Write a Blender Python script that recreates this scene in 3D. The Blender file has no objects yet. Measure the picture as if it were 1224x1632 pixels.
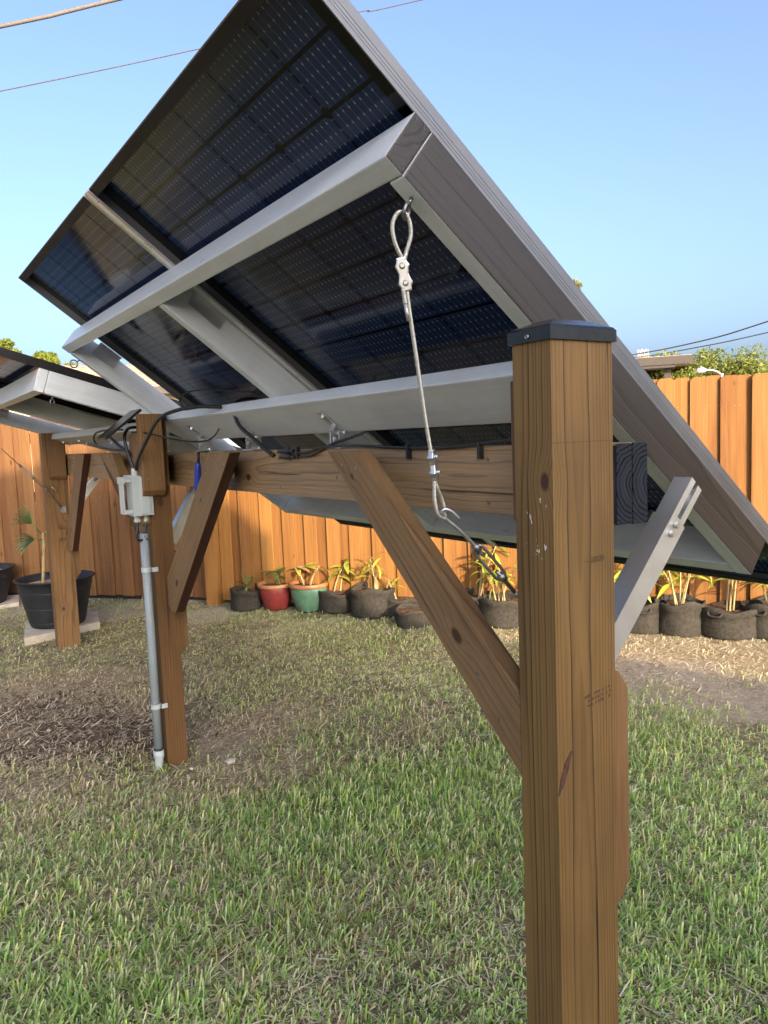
import bpy, bmesh, math, random
import numpy as np
from mathutils import Vector, Matrix, Quaternion
R = math.radians
scene = bpy.context.scene
COL = scene.collection
random.seed(7)
rng = np.random.default_rng(11)

# ------------------------------------------------------------------ camera, sky, sun, exposure
CAM = Vector((-0.8940, -0.8612, 1.3036))
FW = Vector((0.54903, 0.83016, -0.09691)); RT = Vector((0.83133, -0.55439, -0.03930)); UP = Vector((0.08636, 0.05899, 0.99452))
cd = bpy.data.cameras.new('camera'); cam = bpy.data.objects.new('camera', cd); COL.objects.link(cam)
m = Matrix((RT, UP, -FW)).transposed().to_4x4(); m.translation = CAM; cam.matrix_world = m
cd.sensor_fit = 'HORIZONTAL'; cd.sensor_width = 36; cd.lens = 36 * 1214.5 / 1224
cd.clip_start = 0.05; cd.clip_end = 5000
scene.camera = cam

SUN_EL = math.atan(0.30); AZ = Vector((-0.2, -0.98))
world = bpy.data.worlds.new('World'); scene.world = world; world.use_nodes = True
wn = world.node_tree.nodes; wl = world.node_tree.links; wn.clear()
sky = wn.new('ShaderNodeTexSky'); sky.sky_type = 'NISHITA'; sky.sun_disc = False
sky.sun_elevation = SUN_EL; sky.sun_rotation = math.atan2(AZ.x, AZ.y)
sky.air_density = 0.60; sky.dust_density = 6.3; sky.ozone_density = 2.0; sky.altitude = 0
bg = wn.new('ShaderNodeBackground'); bg.inputs[1].default_value = 0.15
wo = wn.new('ShaderNodeOutputWorld'); wl.new(sky.outputs[0], bg.inputs[0]); wl.new(bg.outputs[0], wo.inputs[0])
sd = bpy.data.lights.new('sun', 'SUN'); sd.energy = 2.7; sd.angle = R(0.5); sd.color = (1.0, 0.80, 0.55)
sun = bpy.data.objects.new('sun', sd); COL.objects.link(sun)
S = Vector((AZ.x * math.cos(SUN_EL), AZ.y * math.cos(SUN_EL), math.sin(SUN_EL)))
sun.rotation_euler = S.to_track_quat('Z', 'Y').to_euler(); sun.location = S * 30
vs = scene.view_settings; vs.view_transform = 'Standard'; vs.look = 'None'; vs.gamma = 1; vs.exposure = 1.88
vs.use_curve_mapping = False
scene.cycles.max_bounces = 7; scene.cycles.diffuse_bounces = 4; scene.cycles.glossy_bounces = 4; scene.cycles.transmission_bounces = 4; scene.cycles.caustics_reflective = False; scene.cycles.caustics_refractive = False

# ------------------------------------------------------------------ helpers
def tag(o, label=None, cat=None, group=None, kind=None):
    if label: o['label'] = label
    if cat: o['category'] = cat
    if group: o['group'] = group
    if kind: o['kind'] = kind
    return o
def link(name, mesh, mat=None, parent=None):
    o = bpy.data.objects.new(name, mesh); COL.objects.link(o)
    if mat and mesh and not mesh.materials: mesh.materials.append(mat)
    if parent: o.parent = parent
    return o
def empty(name, loc=(0, 0, 0), rot=(0, 0, 0)):
    o = bpy.data.objects.new(name, None); COL.objects.link(o); o.location = loc; o.rotation_euler = rot
    o.empty_display_size = .1
    return o
def mesh_of(bm, name='m', smooth=False):
    me = bpy.data.meshes.new(name); bm.to_mesh(me); bm.free()
    if smooth:
        for p in me.polygons: p.use_smooth = True
    return me
def bm_box(bm, a, b, mi=0):
    vsx = [bm.verts.new((x, y, z)) for x in (a[0], b[0]) for y in (a[1], b[1]) for z in (a[2], b[2])]
    for f in ((0, 1, 3, 2), (4, 6, 7, 5), (0, 4, 5, 1), (2, 3, 7, 6), (0, 2, 6, 4), (1, 5, 7, 3)):
        fc = bm.faces.new([vsx[i] for i in f]); fc.material_index = mi
    return vsx
def bevel(bm, w, seg=2, ang=40):
    es = [e for e in bm.edges if len(e.link_faces) == 2 and e.calc_face_angle(0) > R(ang)]
    if es and w > 0: bmesh.ops.bevel(bm, geom=es, offset=w, segments=seg, affect='EDGES', profile=0.6)
def box(name, a, b, mat, parent=None, bev=0.002, seg=2):
    """axis-aligned box whose object origin is its centre"""
    c = [(a[i] + b[i]) / 2 for i in range(3)]
    bm = bmesh.new(); bm_box(bm, [a[i] - c[i] for i in range(3)], [b[i] - c[i] for i in range(3)])
    bevel(bm, bev, seg)
    o = link(name, mesh_of(bm, name), mat, parent); o.location = c
    return o
def prism(name, poly, ext, along, mat, parent=None, bev=0.002):
    """coplanar polygon (3-D points) extruded by vector ext; local Z of the object runs along 'along' (the grain)"""
    P = [Vector(p) for p in poly]; ext = Vector(ext); z = Vector(along).normalized(); y = ext.normalized()
    y = (y - y.dot(z) * z).normalized(); x = y.cross(z)
    org = sum(P, Vector()) / len(P) + ext / 2
    M = Matrix((x, y, z)).transposed()
    Mi = M.transposed()
    bm = bmesh.new()
    v0 = [bm.verts.new(Mi @ (p - org)) for p in P]; v1 = [bm.verts.new(Mi @ (p + ext - org)) for p in P]
    n = len(P)
    bm.faces.new(v0[::-1]); bm.faces.new(v1)
    for i in range(n): bm.faces.new((v0[i], v0[(i + 1) % n], v1[(i + 1) % n], v1[i]))
    bmesh.ops.recalc_face_normals(bm, faces=bm.faces[:])
    bevel(bm, bev)
    o = link(name, mesh_of(bm, name), mat, parent)
    mm = M.to_4x4(); mm.translation = org; o.matrix_local = mm
    return o
def bm_tube(bm, pts, r, seg=8, cap=True, closed=False):
    P = [Vector(p) for p in pts]; rings = []
    n = len(P); prev = None
    for i in range(n):
        if closed: t = P[(i + 1) % n] - P[i - 1]
        else: t = P[min(i + 1, n - 1)] - P[max(i - 1, 0)]
        t.normalize()
        if prev is None:
            a = Vector((0, 0, 1)) if abs(t.z) < .9 else Vector((1, 0, 0)); nx = t.cross(a).normalized()
        else: nx = (prev - prev.dot(t) * t).normalized()
        prev = nx; ny = t.cross(nx); rr = r[i] if hasattr(r, '__len__') else r
        rings.append([bm.verts.new(P[i] + rr * (math.cos(2 * math.pi * k / seg) * nx + math.sin(2 * math.pi * k / seg) * ny)) for k in range(seg)])
    rg = range(n) if closed else range(n - 1)
    for i in rg:
        A, B = rings[i], rings[(i + 1) % n]
        for k in range(seg): bm.faces.new((A[k], A[(k + 1) % seg], B[(k + 1) % seg], B[k]))
    if cap and not closed: bm.faces.new(rings[0][::-1]); bm.faces.new(rings[-1])
def smooth_path(pts, sub=6):
    P = [Vector(p) for p in pts]; out = []
    for i in range(len(P) - 1):
        p0 = P[max(i - 1, 0)]; p1 = P[i]; p2 = P[i + 1]; p3 = P[min(i + 2, len(P) - 1)]
        for k in range(sub):
            t = k / sub
            out.append(.5 * ((2 * p1) + (p2 - p0) * t + (2 * p0 - 5 * p1 + 4 * p2 - p3) * t * t + (3 * p1 - p0 - 3 * p2 + p3) * t ** 3))
    out.append(P[-1]); return out
def tube(name, pts, r, mat, parent=None, seg=8, sub=6, closed=False):
    bm = bmesh.new(); bm_tube(bm, smooth_path(pts, sub) if sub else pts, r, seg, closed=closed)
    return link(name, mesh_of(bm, name, True), mat, parent)
def bm_lathe(bm, prof, seg=32, c=(0, 0, 0), mi=0, close_bottom=True):
    rings = []
    for r, z in prof: rings.append([bm.verts.new((c[0] + r * math.cos(2 * math.pi * k / seg), c[1] + r * math.sin(2 * math.pi * k / seg), c[2] + z)) for k in range(seg)])
    for A, B in zip(rings, rings[1:]):
        for k in range(seg):
            f = bm.faces.new((A[k], A[(k + 1) % seg], B[(k + 1) % seg], B[k])); f.material_index = mi
    if close_bottom: bm.faces.new(rings[0][::-1]).material_index = mi
    return rings
def cyl(name, p0, p1, r, mat, parent=None, seg=12):
    return tube(name, [p0, p1], r, mat, parent, seg, 0)

# ------------------------------------------------------------------ materials
def new_mat(name):
    m = bpy.data.materials.new(name); m.use_nodes = True
    nt = m.node_tree; b = nt.nodes['Principled BSDF']
    return m, nt, b
class NB:
    def __init__(s, nt): s.nt = nt
    def n(s, t, **k):
        x = s.nt.nodes.new(t)
        for a, b in k.items(): setattr(x, a, b)
        return x
    def put(s, sock, v):
        if v is None: return
        if isinstance(v, bpy.types.NodeSocket): s.nt.links.new(v, sock)
        else: sock.default_value = v
    def math(s, op, a, b=None, c=None, clamp=False):
        x = s.n('ShaderNodeMath', operation=op, use_clamp=clamp); s.put(x.inputs[0], a); s.put(x.inputs[1], b); s.put(x.inputs[2], c); return x.outputs[0]
    def vec(s, op, a, b=None, out=0):
        x = s.n('ShaderNodeVectorMath', operation=op); s.put(x.inputs[0], a); s.put(x.inputs[1], b); return x.outputs[out]
    def noise(s, v, scale=5, detail=4, rough=.55, out=0, dim='3D', dist=0):
        x = s.n('ShaderNodeTexNoise', noise_dimensions=dim); s.put(x.inputs['Vector'], v); x.inputs['Scale'].default_value = scale
        x.inputs['Detail'].default_value = detail; x.inputs['Roughness'].default_value = rough; x.inputs['Distortion'].default_value = dist
        return x.outputs[out]
    def ramp(s, f, stops, interp='LINEAR'):
        x = s.n('ShaderNodeValToRGB'); x.color_ramp.interpolation = interp; s.put(x.inputs[0], f)
        e = x.color_ramp.elements
        while len(e) > 1: e.remove(e[-1])
        e[0].position = stops[0][0]; e[0].color = c4(stops[0][1])
        for p, c in stops[1:]:
            q = e.new(p); q.color = c4(c)
        return x.outputs[0]
    def mix(s, f, a, b, mode='MIX'):
        x = s.n('ShaderNodeMix', data_type='RGBA', blend_type=mode); s.put(x.inputs[0], f)
        s.put(x.inputs[6], c4(a) if isinstance(a, tuple) else a); s.put(x.inputs[7], c4(b) if isinstance(b, tuple) else b); return x.outputs[2]
    def bump(s, h, strength=.3, dist=.002, b=None):
        x = s.n('ShaderNodeBump'); x.inputs['Strength'].default_value = strength; x.inputs['Distance'].default_value = dist
        s.put(x.inputs['Height'], h)
        if b is not None: s.nt.links.new(x.outputs[0], b.inputs['Normal'])
        return x.outputs[0]
    def coord(s, which='Object'): return s.n('ShaderNodeTexCoord').outputs[which]
    def sep(s, v): return s.n('ShaderNodeSeparateXYZ'), v
def c4(c):
    if isinstance(c, (int, float)): return (c, c, c, 1)
    return tuple(c) if len(c) == 4 else (*c, 1)
def sepxyz(N, v):
    x = N.n('ShaderNodeSeparateXYZ'); N.put(x.inputs[0], v); return x.outputs
def comb(N, x, y, z):
    c = N.n('ShaderNodeCombineXYZ'); N.put(c.inputs[0], x); N.put(c.inputs[1], y); N.put(c.inputs[2], z); return c.outputs[0]
def plain(name, col, rough=.5, metal=0, spec=.5, bumps=None, var=None, coat=0):
    m, nt, b = new_mat(name); N = NB(nt)
    b.inputs['Base Color'].default_value = c4(col); b.inputs['Roughness'].default_value = rough; b.inputs['Metallic'].default_value = metal
    b.inputs['Specular IOR Level'].default_value = spec; b.inputs['Coat Weight'].default_value = coat
    co = N.coord('Object')
    if var:
        sc, amt = var
        f = N.noise(co, sc, 5, .6); d = tuple(x * (1 - amt) for x in col); e = tuple(min(1, x * (1 + amt)) for x in col)
        nt.links.new(N.ramp(f, [(.3, d), (.7, e)]), b.inputs['Base Color'])
        nt.links.new(N.math('MULTIPLY_ADD', f, .25, rough - .12), b.inputs['Roughness'])
    if bumps:
        N.bump(N.noise(co, bumps[0], 5, .6), bumps[1], bumps[2], b)
    return m
def wood(name, light, mid, dark, pith=(.05, .3), ring=130., warp=.012, knots=(), rough=.62, stain=.35, grey=0.0, spat=None, fine=.35, scar=None, crack=True, spec=.35):
    m, nt, b = new_mat(name); N = NB(nt)
    co = N.coord('Object'); oi = N.n('ShaderNodeObjectInfo')
    rnd = N.math('MULTIPLY', oi.outputs['Random'], 7.0)
    off = comb(N, rnd, rnd, rnd)
    st = N.vec('MULTIPLY', co, (3.0, 3.0, .55)); st = N.vec('ADD', st, off)
    wv = N.noise(st, 2.2, 3, .5, out=1)
    wv = N.vec('MULTIPLY', N.vec('SUBTRACT', wv, (.5, .5, .5)), (warp * 2, warp * 2, 0))
    p = N.vec('ADD', co, wv)
    kmask = None; kpush = None
    for (kx, ky, kz, kr) in knots:
        d = N.vec('LENGTH', N.vec('MULTIPLY', N.vec('SUBTRACT', co, (kx, ky, kz)), (1, 1, .62)), out=1)
        k = N.math('DIVIDE', d, kr)
        core = N.math('SUBTRACT', 1.25, k, clamp=True)
        psh = N.math('POWER', 2.718, N.math('MULTIPLY', N.math('MULTIPLY', k, k), -.16))
        kmask = core if kmask is None else N.math('MAXIMUM', kmask, core)
        psh = N.math('MULTIPLY', psh, kr * 1.1)
        kpush = psh if kpush is None else N.math('ADD', kpush, psh)
    x = sepxyz(N, p)
    dx = N.math('SUBTRACT', x[0], pith[0]); dy = N.math('SUBTRACT', x[1], pith[1])
    r = N.math('SQRT', N.math('ADD', N.math('MULTIPLY', dx, dx), N.math('MULTIPLY', dy, dy)))
    if kpush is not None: r = N.math('ADD', r, kpush)
    rr = N.math('MULTIPLY', r, ring)
    rr = N.math('ADD', rr, N.math('MULTIPLY', N.noise(N.vec('MULTIPLY', co, (30, 30, .4)), 1.0, 2, .5), 1.3))
    fr = N.math('FRACT', rr)
    ringv = N.ramp(fr, [(0, .08), (.45, .2), (.74, .5), (.86, 1.0), (.96, .95), (1, .08)])
    # rings are not all equally dark
    ringid = N.math('FLOOR', rr)
    rn = N.n('ShaderNodeTexWhiteNoise', noise_dimensions='1D'); N.put(rn.inputs['W'], ringid)
    ringv = N.math('MULTIPLY', ringv, N.math('MULTIPLY_ADD', rn.outputs[0], .75, .4))
    colr = N.ramp(ringv, [(0, light), (.5, mid), (1.0, dark)])
    fg = N.noise(N.vec('MULTIPLY', co, (420, 420, 7)), 1.0, 3, .6)
    colr = N.mix(fine, colr, N.ramp(fg, [(.3, tuple(c * .55 for c in mid)), (.62, tuple(min(1, c * 1.25) for c in light))]))
    big = N.noise(N.vec('ADD', N.vec('MULTIPLY', co, (5, 5, 1.4)), off), 1.6, 4, .6)
    colr = N.mix(N.math('MULTIPLY', N.ramp(big, [(.42, 0), (.68, 1)]), stain), colr, tuple(c * .42 for c in mid))
    if grey > 0:
        gm = N.ramp(N.noise(N.vec('MULTIPLY', co, (60, 60, 3)), 1.0, 4, .6), [(.38, 0), (.7, 1)])
        colr = N.mix(N.math('MULTIPLY', gm, grey), colr, (.17, .14, .105))
    if kmask is not None:
        colr = N.mix(N.ramp(kmask, [(.1, 0), (.55, 1)]), colr, (.045, .018, .008))
    ck = N.noise(N.vec('ADD', N.vec('MULTIPLY', co, (95, 95, 1.6)), off), 1.0, 2, .5)
    ckm = N.ramp(ck, [(.70, 0), (.735, 1)]) if crack else N.math('MULTIPLY', ck, 0.0)
    colr = N.mix(N.math('MULTIPLY', ckm, .8), colr, tuple(c * .25 for c in dark))
    if spat:
        (sx0, sx1), (sy0, sy1), (sz0, sz1) = spat
        q = sepxyz(N, co)
        def inside(v, a, c): return N.math('MULTIPLY', N.math('GREATER_THAN', v, a), N.math('LESS_THAN', v, c))
        ms = N.math('MULTIPLY', N.math('MULTIPLY', inside(q[0], sx0, sx1), inside(q[1], sy0, sy1)), inside(q[2], sz0, sz1))
        sp = N.noise(N.vec('MULTIPLY', co, (130, 130, 60)), 1.0, 2, .6, dist=.8)
        ms = N.math('MULTIPLY', ms, N.ramp(sp, [(.665, 0), (.71, .9)]))
        colr = N.mix(ms, colr, (.72, .72, .68))
    hsv = N.n('ShaderNodeHueSaturation'); N.put(hsv.inputs['Color'], colr)
    N.put(hsv.inputs['Value'], N.math('MULTIPLY_ADD', oi.outputs['Random'], .22, .89)); nt.links.new(hsv.outputs[0], b.inputs['Base Color'])
    b.inputs['Roughness'].default_value = rough; b.inputs['Specular IOR Level'].default_value = spec
    h = N.math('MULTIPLY_ADD', fg, .5, N.math('MULTIPLY', ringv, -.8))
    h = N.math('SUBTRACT', h, N.math('MULTIPLY', ckm, 2.0))
    if kmask is not None: h = N.math('SUBTRACT', h, kmask)
    N.bump(h, .5, .0012, b)
    return m
def grey_paint(name, col, rough=.42, rnd=.1):
    m, nt, b = new_mat(name); N = NB(nt); co = N.coord('Object'); oi = N.n('ShaderNodeObjectInfo')
    gr = N.noise(N.vec('MULTIPLY', co, (60, 60, 3.0)), 1.0, 4, .6, dist=.6)       # brushed paint over wood grain, along local Z
    bl = N.noise(N.vec('MULTIPLY', co, (9, 9, 9)), 1.0, 5, .65)
    f = N.math('ADD', N.math('MULTIPLY', gr, .5), N.math('MULTIPLY', bl, .5))
    c = N.ramp(f, [(.32, tuple(x * .86 for x in col)), (.68, tuple(x * 1.1 for x in col))])
    ch = N.noise(N.vec('MULTIPLY', co, (45, 45, 22)), 1.0, 3, .7, dist=1.2)
    c = N.mix(N.ramp(ch, [(.715, 0), (.735, .8)]), c, (.30, .21, .13))            # small chips to bare wood
    hsv = N.n('ShaderNodeHueSaturation'); N.put(hsv.inputs['Color'], c); N.put(hsv.inputs['Value'], N.math('MULTIPLY_ADD', oi.outputs['Random'], rnd, 1 - rnd / 2))
    nt.links.new(hsv.outputs[0], b.inputs['Base Color'])
    nt.links.new(N.math('MULTIPLY_ADD', bl, .25, rough - .12), b.inputs['Roughness'])
    N.bump(N.math('ADD', N.math('MULTIPLY', gr, 1.0), N.math('MULTIPLY', bl, .4)), .35, .0015, b)
    return m
PT_L, PT_M, PT_D = (.44, .255, .10), (.30, .155, .055), (.105, .048, .018)
M = {}
M['postA'] = wood('near post pine', (.190, .112, .037), (.122, .065, .020), (.015, .008, .004), pith=(-.012, .036), ring=230, warp=.006, stain=.45,
                  knots=[(-.072, -.025, .672, .010)], spat=((-.08, -.0715), (-.03, .022), (.545, .665)), fine=.2)
M['postB'] = wood('middle post pine', (.135, .068, .023), (.095, .044, .014), (.034, .014, .005), pith=(.2, .1), ring=120, knots=[(.0, -.045, .555, .012)])
M['postC'] = wood('far post pine', (.19, .105, .04), (.13, .066, .023), (.045, .02, .008), pith=(.1, .25), ring=100, knots=[(-.02, -.045, -.28, .009), (.05, -.045, .22, .02)])
M['beam'] = wood('weathered beam pine', (.36, .235, .125), (.265, .16, .08), (.11, .06, .03), pith=(.02, .05), ring=115, warp=.02, grey=.45, knots=[(.02, -.02, 1.0, .012), (-.02, -.02, -.75, .012), (.03, -.02, -.4, .01)])
M['brace'] = wood('brace pine', (.22, .13, .056), (.155, .083, .033), (.06, .029, .012), pith=(.09, .07), ring=85, grey=.2, warp=.016, knots=[(0, -.02, .157, .012), (.02, -.02, -.31, .006)])
M['block'] = wood('block pine', (.20, .108, .04), (.14, .068, .024), (.05, .022, .008), pith=(.03, .12), ring=90, grey=.15)
M['endgrain'] = M['beam']
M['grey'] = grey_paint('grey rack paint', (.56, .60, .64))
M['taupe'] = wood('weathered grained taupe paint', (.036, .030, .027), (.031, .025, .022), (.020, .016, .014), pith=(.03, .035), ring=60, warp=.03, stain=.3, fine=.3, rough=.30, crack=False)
M['alu'] = plain('brushed aluminium', (.62, .63, .64), .38, .85, bumps=(90, .08, .001), var=(14, .08))
M['frame_alu'] = plain('anodised panel frame', (.17, .175, .19), .38, .6, bumps=(60, .05, .001), var=(8, .08))
M['frame_dark'] = plain('dark panel frame lip', (.012, .011, .013), .55, 0, .2, var=(30, .3))  # the lips' dark ground reflection is put into this colour
M['steel'] = plain('zinc plated steel', (.62, .62, .60), .3, 1.0, bumps=(120, .15, .001), var=(60, .15))
M['dsteel'] = plain('dull steel', (.22, .225, .23), .4, .9, var=(60, .25))
M['blackpl'] = plain('black plastic', (.012, .012, .013), .42, 0, var=(30, .25))
M['cap'] = plain('dark glossy cap plastic', (.015, .016, .018), .22, 0, .32, bumps=(25, .06, .002), var=(20, .3))
M['cable'] = plain('black cable sheath', (.010, .010, .011), .45)
M['boxgrey'] = plain('light grey box plastic', (.42, .47, .48), .45, var=(12, .05))
M['conduit'] = plain('grey conduit plastic', (.24, .28, .31), .5, var=(10, .08))
M['blue'] = plain('blue plastic grip', (.012, .035, .30), .4)
M['ink'] = plain('faded stamp ink', (.075, .046, .022), .8)
M['backsheet'] = plain('black panel backing glass', (.002, .002, .004), .07, 0, .20)
def cell_mat():
    m, nt, b = new_mat('solar cell'); N = NB(nt); x = sepxyz(N, N.coord('Object')); oi = N.n('ShaderNodeObjectInfo')
    # bus bars across the short side (local x), ten along y, with solder pads
    fy = N.math('ABSOLUTE', N.math('SUBTRACT', N.math('FRACT', N.math('MULTIPLY_ADD', x[1], 10 / .176, .5 + 5)), .5))
    ln = N.math('LESS_THAN', fy, .035)
    fx = N.math('ABSOLUTE', N.math('SUBTRACT', N.math('FRACT', N.math('MULTIPLY', x[0], 1 / .0225)), .5))
    pad = N.math('MULTIPLY', N.math('LESS_THAN', fx, .10), N.math('LESS_THAN', fy, .075))
    f = N.math('MAXIMUM', N.math('MULTIPLY', ln, .20), N.math('MULTIPLY', pad, .62))
    base = N.mix(oi.outputs['Random'], (.010, .022, .066), (.015, .030, .086))
    nt.links.new(N.mix(f, base, (.34, .36, .34)), b.inputs['Base Color'])
    b.inputs['Roughness'].default_value = .09; b.inputs['Specular IOR Level'].default_value = .20
    return m
M['cell'] = cell_mat()
def picket_mat(name, a, c, d, glow=.0):
    m, nt, b = new_mat(name); N = NB(nt); co = N.coord('Object'); oi = N.n('ShaderNodeObjectInfo')
    rnd = oi.outputs['Random']
    rv = N.math('MULTIPLY', rnd, 37.0)
    p = N.vec('ADD', N.vec('MULTIPLY', co, (7, 7, .55)), comb(N, rv, rv, rv))
    w = N.noise(p, 1.6, 4, .6, dist=1.5)
    gr = N.noise(N.vec('ADD', N.vec('MULTIPLY', co, (150, 150, 2.2)), comb(N, rv, rv, rv)), 1.0, 4, .65)
    col = N.ramp(w, [(.25, d), (.47, c), (.75, a)])
    col = N.mix(.45, col, N.ramp(gr, [(.3, tuple(x * .5 for x in c)), (.65, a)]))
    v = N.n('ShaderNodeTexVoronoi'); v.inputs['Scale'].default_value = 1.0; N.put(v.inputs['Vector'], N.vec('ADD', N.vec('MULTIPLY', co, (9, 9, 3.2)), comb(N, rv, 0, rv)))
    col = N.mix(N.ramp(v.outputs['Distance'], [(.055, 1), (.10, 0)]), col, (.07, .025, .01))
    hsv = N.n('ShaderNodeHueSaturation'); N.put(hsv.inputs['Color'], col)
    N.put(hsv.inputs['Value'], N.math('MULTIPLY_ADD', rnd, .38, .80)); N.put(hsv.inputs['Hue'], N.math('MULTIPLY_ADD', rnd, .008, .497))
    nt.links.new(hsv.outputs[0], b.inputs['Base Color']); b.inputs['Roughness'].default_value = .68; b.inputs['Specular IOR Level'].default_value = .25
    N.bump(gr, .4, .0015, b)
    return m
M['picket2'] = picket_mat('older red brown picket stain', (.225, .112, .047), (.165, .075, .030), (.092, .038, .015))  # left fence: its shade is put into this darker picket colour
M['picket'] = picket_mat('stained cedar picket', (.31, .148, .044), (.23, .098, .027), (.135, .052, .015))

# ------------------------------------------------------------------ ground
BLOBS = dict(
    mulch=[(-.28, 2.75, .62, .42, 1.), (-.1, 2.55, .4, .35, .9), (-.45, 3.3, .6, .55, .9), (.95, 1.75, .25, .2, .45), (.35, 2.3, .25, .2, .4), (-.15, 4.6, .3, .25, .5)],
    sand=[(2.35, 1.45, .55, .6, 1.), (2.0, 1.55, .35, .4, .5), (.65, 5.4, .7, .35, 1.), (1.1, 4.75, .6, .3, .8), (.1, 6.2, .7, .5, .9), (.2, 2.2, .30, .25, .6), (1.55, 3.95, .5, .25, .55), (2.2, 2.75, .3, .3, .5)],
    straw=[(-.25, 3.3, .75, .75, 1.), (.5, 2.35, .5, .28, .8), (1.1, 1.9, .4, .28, .45), (.15, 1.9, .5, .25, .8), (2.95, 1.9, .8, .9, 1.), (-.5, 2.1, .4, .5, .6), (.6, 3.6, .6, .5, .15), (2.5, 2.7, .5, .4, .45), (.1, .85, .5, .3, .4), (-.35, 1.45, .35, .4, .45)])
def blob(kind, x, y):
    v = np.zeros_like(np.asarray(x, float))
    for (bx, by, sx, sy, a) in BLOBS[kind]:
        v = np.maximum(v, a * np.exp(-(((x - bx) / sx) ** 2 + ((y - by) / sy) ** 2)))
    return v
def vnoise(x, y, s, seed=0):
    """smooth value noise in numpy"""
    x = np.asarray(x) * s + 113.7 * (seed + 1); y = np.asarray(y) * s + 57.3 * (seed + 2)
    xi = np.floor(x).astype(np.int64); yi = np.floor(y).astype(np.int64); fx = x - xi; fy = y - yi
    def h(i, j):
        n = (i * 374761393 + j * 668265263 + seed * 974711) & 0x7fffffff
        n = (n ^ (n >> 13)) * 1274126177 & 0x7fffffff
        return ((n ^ (n >> 16)) & 0xffff) / 65535.0
    u = fx * fx * (3 - 2 * fx); v = fy * fy * (3 - 2 * fy)
    return (h(xi, yi) * (1 - u) + h(xi + 1, yi) * u) * (1 - v) + (h(xi, yi + 1) * (1 - u) + h(xi + 1, yi + 1) * u) * v
def ground_z(x, y):
    g = (vnoise(x, y, 1.3, 3) - .5) * .03 + (vnoise(x, y, 6, 4) - .5) * .012 + (vnoise(x, y, 22, 5) - .5) * .006
    far = np.exp(-((np.asarray(x) - 1) ** 2 + (np.asarray(y) - 3) ** 2) / 40.)
    return g * far - .004
def build_ground():
    ax = np.concatenate([-np.geomspace(600, 4.2, 26), np.linspace(-4, 8, 201), np.geomspace(8.3, 600, 26)])
    ay = np.concatenate([-np.geomspace(600, 3.2, 26), np.linspace(-3, 9, 201), np.geomspace(9.3, 600, 26)])
    X, Y = np.meshgrid(ax, ay, indexing='ij'); Z = ground_z(X, Y)
    co = np.stack([X, Y, Z], -1).reshape(-1, 3); nx, ny = X.shape
    i, j = np.meshgrid(np.arange(nx - 1), np.arange(ny - 1), indexing='ij'); a = (i * ny + j).ravel()
    f = np.stack([a, a + ny, a + ny + 1, a + 1], -1)
    me = bpy.data.meshes.new('ground'); me.from_pydata(co.tolist(), [], f.tolist())
    ca = me.color_attributes.new('zone', 'FLOAT_COLOR', 'POINT')
    x, y = co[:, 0], co[:, 1]
    nz = (vnoise(x, y, 5, 8) - .5) * .5 + (vnoise(x, y, 17, 9) - .5) * .5
    z = np.ones((len(co), 4)); z[:, 0] = np.clip(blob('mulch', x, y) + nz * 1.0, 0, 1); z[:, 1] = np.clip(blob('sand', x, y) + nz * .4, 0, 1); z[:, 2] = np.clip(blob('straw', x, y) + nz * .4, 0, 1)
    ca.data.foreach_set('color', z.astype(np.float32).ravel())
    for p in me.polygons: p.use_smooth = True
    m, nt, b = new_mat('soil'); N = NB(nt); co_ = N.coord('Object')
    at = N.n('ShaderNodeVertexColor', layer_name='zone'); s = N.n('ShaderNodeSeparateColor'); nt.links.new(at.outputs[0], s.inputs[0])
    n1 = N.noise(co_, 26, 8, .75); n2 = N.noise(co_, 120, 6, .75); n3 = N.noise(co_, 3, 5, .6); n4 = N.noise(co_, 11, 9, .72)
    base = N.ramp(n1, [(.3, (.17, .135, .085)), (.5, (.36, .30, .19)), (.72, (.56, .48, .32))])
    base = N.mix(N.ramp(n3, [(.35, 0), (.65, .7)]), base, (.13, .135, .06))
    mul = N.ramp(n2, [(.35, (.04, .03, .023)), (.52, (.14, .105, .078)), (.72, (.34, .26, .19))])
    snd = N.ramp(N.math('MULTIPLY_ADD', n2, .5, N.math('MULTIPLY', n1, .5)), [(.3, (.30, .25, .18)), (.5, (.44, .38, .285)), (.7, (.58, .51, .40))])
    stw = N.ramp(n2, [(.3, (.17, .125, .08)), (.5, (.42, .33, .21)), (.72, (.66, .54, .37))])
    col = N.mix(N.ramp(s.outputs[2], [(.35, 0), (.6, 1)]), base, stw)
    col = N.mix(N.ramp(s.outputs[1], [(.35, 0), (.55, 1)]), col, snd)
    col = N.mix(N.ramp(s.outputs[0], [(.42, 0), (.75, .9)]), col, mul)
    col = N.mix(N.ramp(n4, [(.54, 0), (.64, .4)]), col, (.10, .078, .055)); col = N.mix(N.ramp(N.noise(co_, 45, 6, .75), [(.56, 0), (.64, .7)]), col, (.62, .53, .38))
    nt.links.new(col, b.inputs['Base Color']); b.inputs['Roughness'].default_value = .95; b.inputs['Specular IOR Level'].default_value = .1
    N.bump(N.math('ADD', N.math('MULTIPLY_ADD', n2, .6, n1), n4), 1.0, .02, b)
    o = link('ground', me, m); tag(o, 'patchy back yard ground of sandy soil and dark mulch', 'ground', kind='structure')
build_ground()

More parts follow.
